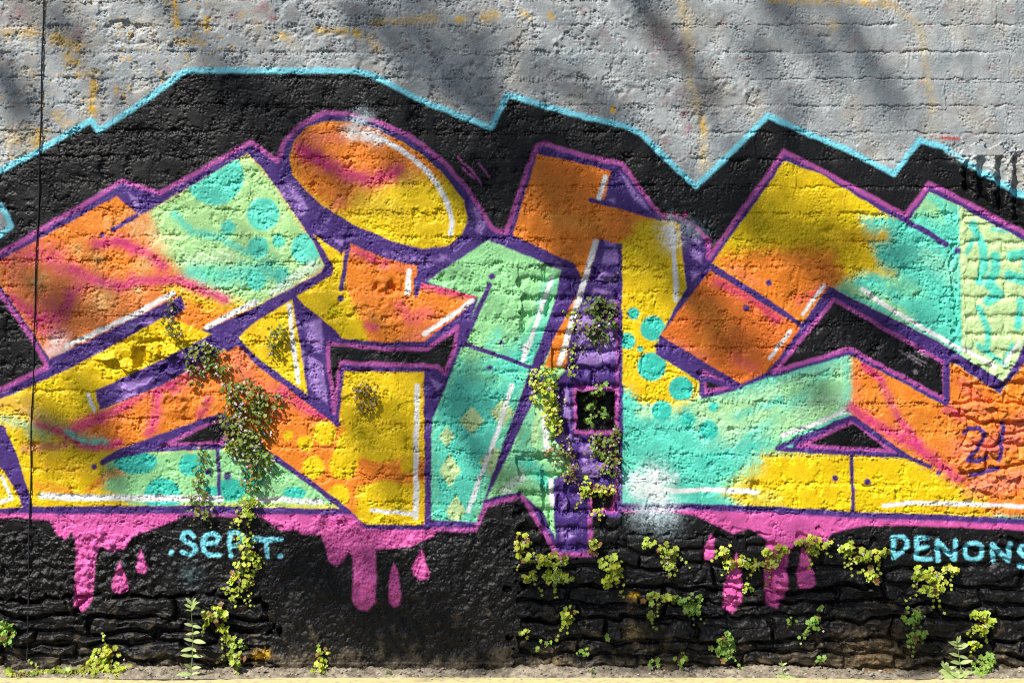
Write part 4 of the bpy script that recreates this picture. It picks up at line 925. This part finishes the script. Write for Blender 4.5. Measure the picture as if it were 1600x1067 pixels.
# upright weeds with spear leaves, each leaf its own mesh object
def spear(L, w):
    V = []; F = []; n = 5
    for k in range(n + 1):
        t = k / n; hw = w * math.sin(math.pi * min(1, t * 0.92 + 0.08)) ** 0.8 * 0.5 if k < n else 0.0002
        z = -0.25 * L * t * t
        V += [(-hw, t * L, z + 0.10 * hw), (0, t * L, z - 0.12 * hw), (hw, t * L, z + 0.10 * hw)]
    for k in range(n):
        a = 3 * k; F += [(a, a + 1, a + 4, a + 3), (a + 1, a + 2, a + 5, a + 4)]
    return np_mesh('leaf', np.array(V), np.array(F))
SPEAR = [spear(0.062, 0.022), spear(0.048, 0.018), spear(0.036, 0.013)]
for m_ in SPEAR: m_.materials.append(M_WEED)
def weed(stalks, label, off, scale=1.0, pairs=7):
    px0, py0 = stalks[0][0]
    rp = at(px0, py0, off); e = empty('leafy_weed', rp)
    for st_ in stalks:
        P3 = [at(a_, b2, off + 0.004 * k) for k, (a_, b2) in enumerate(st_)]
        Q3 = []
        for a_, b2 in zip(P3[:-1], P3[1:]): Q3 += [a_ + (b2 - a_) * t for t in (0, .33, .66)]
        Q3.append(P3[-1]); Q3 = np.array(Q3)
        v, f = tube(Q3, 0.0024, 0.0012, 5); link('stem', np_mesh('stem', v - rp, f), M_GSTEM, e)
        npair = pairs
        for k in range(npair):
            t = (k + 0.6) / npair; i = int(t * (len(Q3) - 1)); p = Q3[i]
            top = k == npair - 1
            for s in ((0, 1, 2, 3) if top else (0, 1)):
                az = (k % 2) * 1.1 + s * math.pi / (2 if top else 1) + rnd.uniform(-.6, .6)
                el = rnd.uniform(-0.1, 0.85) + (0.4 if top else 0)
                dr = Vector((math.cos(az) * math.cos(el), -abs(math.sin(az)) * math.cos(el) * 0.5 - 0.1, math.sin(el))).normalized()
                zax = Vector((-0.2, -1.1, 0.8)); xax = dr.cross(zax).normalized(); zax = xax.cross(dr)
                o = bpy.data.objects.new('leaf', SPEAR[0 if k < npair * 0.5 else (1 if not top else 2)]); COL.objects.link(o); o.parent = e
                sc_ = scale * rnd.uniform(0.55, 1.2)
                M = Matrix((xax * sc_, dr * sc_, zax * sc_)).transposed().to_4x4(); M.translation = Vector(p - rp)
                o.matrix_local = M
    tag(e, label, 'plant', 'upright weeds at the wall foot')
weed([[(306, 1052), (305, 1020), (306, 985), (303, 950), (305, 935)]], 'tall pale green spear leaved weed standing under the letters SePT', 0.03, 0.9, 10)
weed([[(1488, 1062), (1492, 1040), (1492, 1010), (1490, 995)], [(1478, 1062), (1472, 1045), (1466, 1026)]], 'bushy upright weed with narrow leaves at wall foot under DENON', 0.03, 0.8, 8)
weed([[(1220, 1062), (1219, 1050), (1218, 1028)]], 'small thin weed at wall foot under the long right pink drip', 0.03, 0.55, 5)
toadflax([(503, 1016, 11, 9), (500, 1040, 12, 8), (505, 1030, 6, 12)], 'yellow', 'lone bright green seedling at foot of the smooth black render', size=(3, 5), group='wall plants rooted in the cracks', name='seedling_plant')
toadflax([(612, 1044, 6, 10)], 'dark', 'dim little grass tuft against the smooth black render', size=(2, 3.4), name='seedling_plant')

# ------------------------------------------------------------------ grit on the soil and one fallen chip
def pebble_mesh(r):
    V = []; F = []
    for k in range(3):
        z = (-0.5, 0.1, 0.6)[k]; q = (0.75, 1.0, 0.55)[k]
        for j in range(6):
            a = j * math.pi / 3; V.append((q * math.cos(a) * r.uniform(.8, 1.2), q * math.sin(a) * r.uniform(.7, 1.1), z * r.uniform(.8, 1.2)))
    for k in range(2):
        for j in range(6): F.append((k * 6 + j, k * 6 + (j + 1) % 6, k * 6 + 6 + (j + 1) % 6)); F.append((k * 6 + j, k * 6 + 6 + (j + 1) % 6, k * 6 + 6 + j))
    for j in range(1, 5): F.append((12, 12 + j, 12 + j + 1))
    return np.array(V), np.array(F)
parts = []
for _ in range(2600):
    x = rnd.uniform(-2.6, 2.6); y = -0.02 - 0.13 * rnd.random() ** 1.4; s = 0.0016 + 0.0075 * rnd.random() ** 5
    v, f = pebble_mesh(rnd); parts.append((v * s * np.array((1, 1, 0.7)) + np.array((x, y, bank_z(x, y) + s * 0.25)), f))
v, f = join(parts); go = link('gravel', np_mesh('gravel', v, f, False), M_PEB); tag(go, 'loose grit and tiny pebbles along the wall foot', 'gravel', kind='stuff')
for (px, s, c) in [(692, 0.010, 'reddish chip'), (297, 0.014, 'rounded')]:
    pass

# ------------------------------------------------------------------ roadside tree across the lane: its boughs dapple the wall
TB = Vector((-10.9, -7.5, 0))
tree = empty('roadside_tree', TB)
tag(tree, 'leafy roadside tree behind the viewer whose boughs dapple the wall', 'tree')
# shaded patches on the wall: (x0, y0, x1, y1, half width, cover)
SH = [(975, -30, 1125, 175, 26, 0.7), (1190, -30, 1300, 110, 30, 0.6), (1300, 0, 1420, 195, 22, 0.6), (1180, 60, 1250, 240, 30, 0.4), (560, 20, 800, 190, 60, 0.45), (450, 170, 560, 330, 40, 0.35),
      (800, 210, 960, 420, 70, 0.75), (600, 230, 800, 330, 60, 0.5), (1000, 300, 1060, 470, 50, 0.6), (1120, 300, 1320, 400, 60, 0.55), (1060, 460, 1200, 570, 50, 0.55), (690, 560, 800, 780, 60, 0.5), (560, 650, 650, 790, 50, 0.5),
      (60, 650, 210, 760, 45, 0.75), (0, 420, 140, 500, 40, 0.55), (90, 480, 200, 520, 26, 0.4), (-20, 80, 60, 190, 26, 0.6), (90, 10, 120, 60, 20, 0.5), (430, 880, 800, 1040, 80, 0.55), (830, 900, 1120, 1040, 70, 0.6), 
      (1300, 440, 1420, 560, 50, 0.4), (1200, 880, 1500, 1040, 70, 0.45), (1250, 600, 1330, 680, 40, 0.35), (330, 120, 460, 240, 40, 0.3), (480, 470, 640, 560, 40, 0.35), (1330, 360, 1450, 430, 40, 0.3), (120, 560, 150, 640, 26, 0.4), (620, 50, 760, 110, 60, 0.3), (840, 110, 1000, 190, 40, 0.3)]
LV = []; LF = []; n = 0; twigs = []
quad_ = np.array([(-0.5, 0, 0), (0, -0.32, 0.05), (0.5, 0, 0), (0, 0.32, 0.05)])
sunv = np.array(SUN)
for (x0_, y0_, x1_, y1_, hw, cov) in SH:
    dd = rnd.uniform(9.5, 13.5)
    Lp = math.hypot(x1_ - x0_, y1_ - y0_); area = (Lp + hw) * 2 * hw * S * S
    cnt = int(area * -math.log(1 - cov * 0.85) / (0.075 * 0.048 * 0.5 * 0.62))
    ax = np.array((WX(x0_), 0, WZ(y0_))) + sunv * dd; bx = np.array((WX(x1_), 0, WZ(y1_))) + sunv * (dd + 0.3)
    twigs.append((ax, bx))
    for _ in range(cnt):
        t = rnd.random(); w = rnd.gauss(0, 0.55) * hw
        ux, uy = (x1_ - x0_) / Lp, (y1_ - y0_) / Lp
        px = x0_ + (x1_ - x0_) * t - uy * w; py = y0_ + (y1_ - y0_) * t + ux * w
        p = np.array((WX(px), 0, WZ(py))) + sunv * (dd + 0.3 * t + rnd.uniform(-0.5, 0.5))
        M = frame((rnd.gauss(0, 1), rnd.gauss(0, 1), 1.0 + rnd.random()), rnd.uniform(0, 6.28)); s = 0.075 * rnd.uniform(0.6, 1.3)
        LV.append((quad_ * s) @ M.T + p); LF.append(np.array([(n, n + 1, n + 2, n + 3)])); n += 4
LV = np.concatenate(LV); tbn = np.array(TB)
tag(link('crown', np_mesh('crown', LV - tbn, np.concatenate(LF), False), M_TREE, tree), kind='stuff')
tr_pts = [np.array((0, 0, -0.1)) + tbn, tbn + (0.1, 0.05, 4.0), tbn + (0.15, 0.2, 8.5), tbn + (0.4, 0.4, 13.0), tbn + (0.5, 0.5, 15.0)]
v, f = tube(tr_pts, 0.30, 0.10, 12); link('trunk', np_mesh('trunk', v - tbn, f), M_BARK, tree)
fork = tr_pts[-1]
for (ax, bx) in twigs:
    m1_ = fork * 0.55 + ax * 0.45 + np.array((rnd.uniform(-.3, .3), rnd.uniform(-.3, .3), 0.4))
    v, f = tube([fork, m1_, ax, (ax + bx) / 2 + np.array((0, 0, 0.02)), bx], 0.014, 0.004, 6)
    link('bough', np_mesh('bough', v - tbn, f), M_BARK, tree)
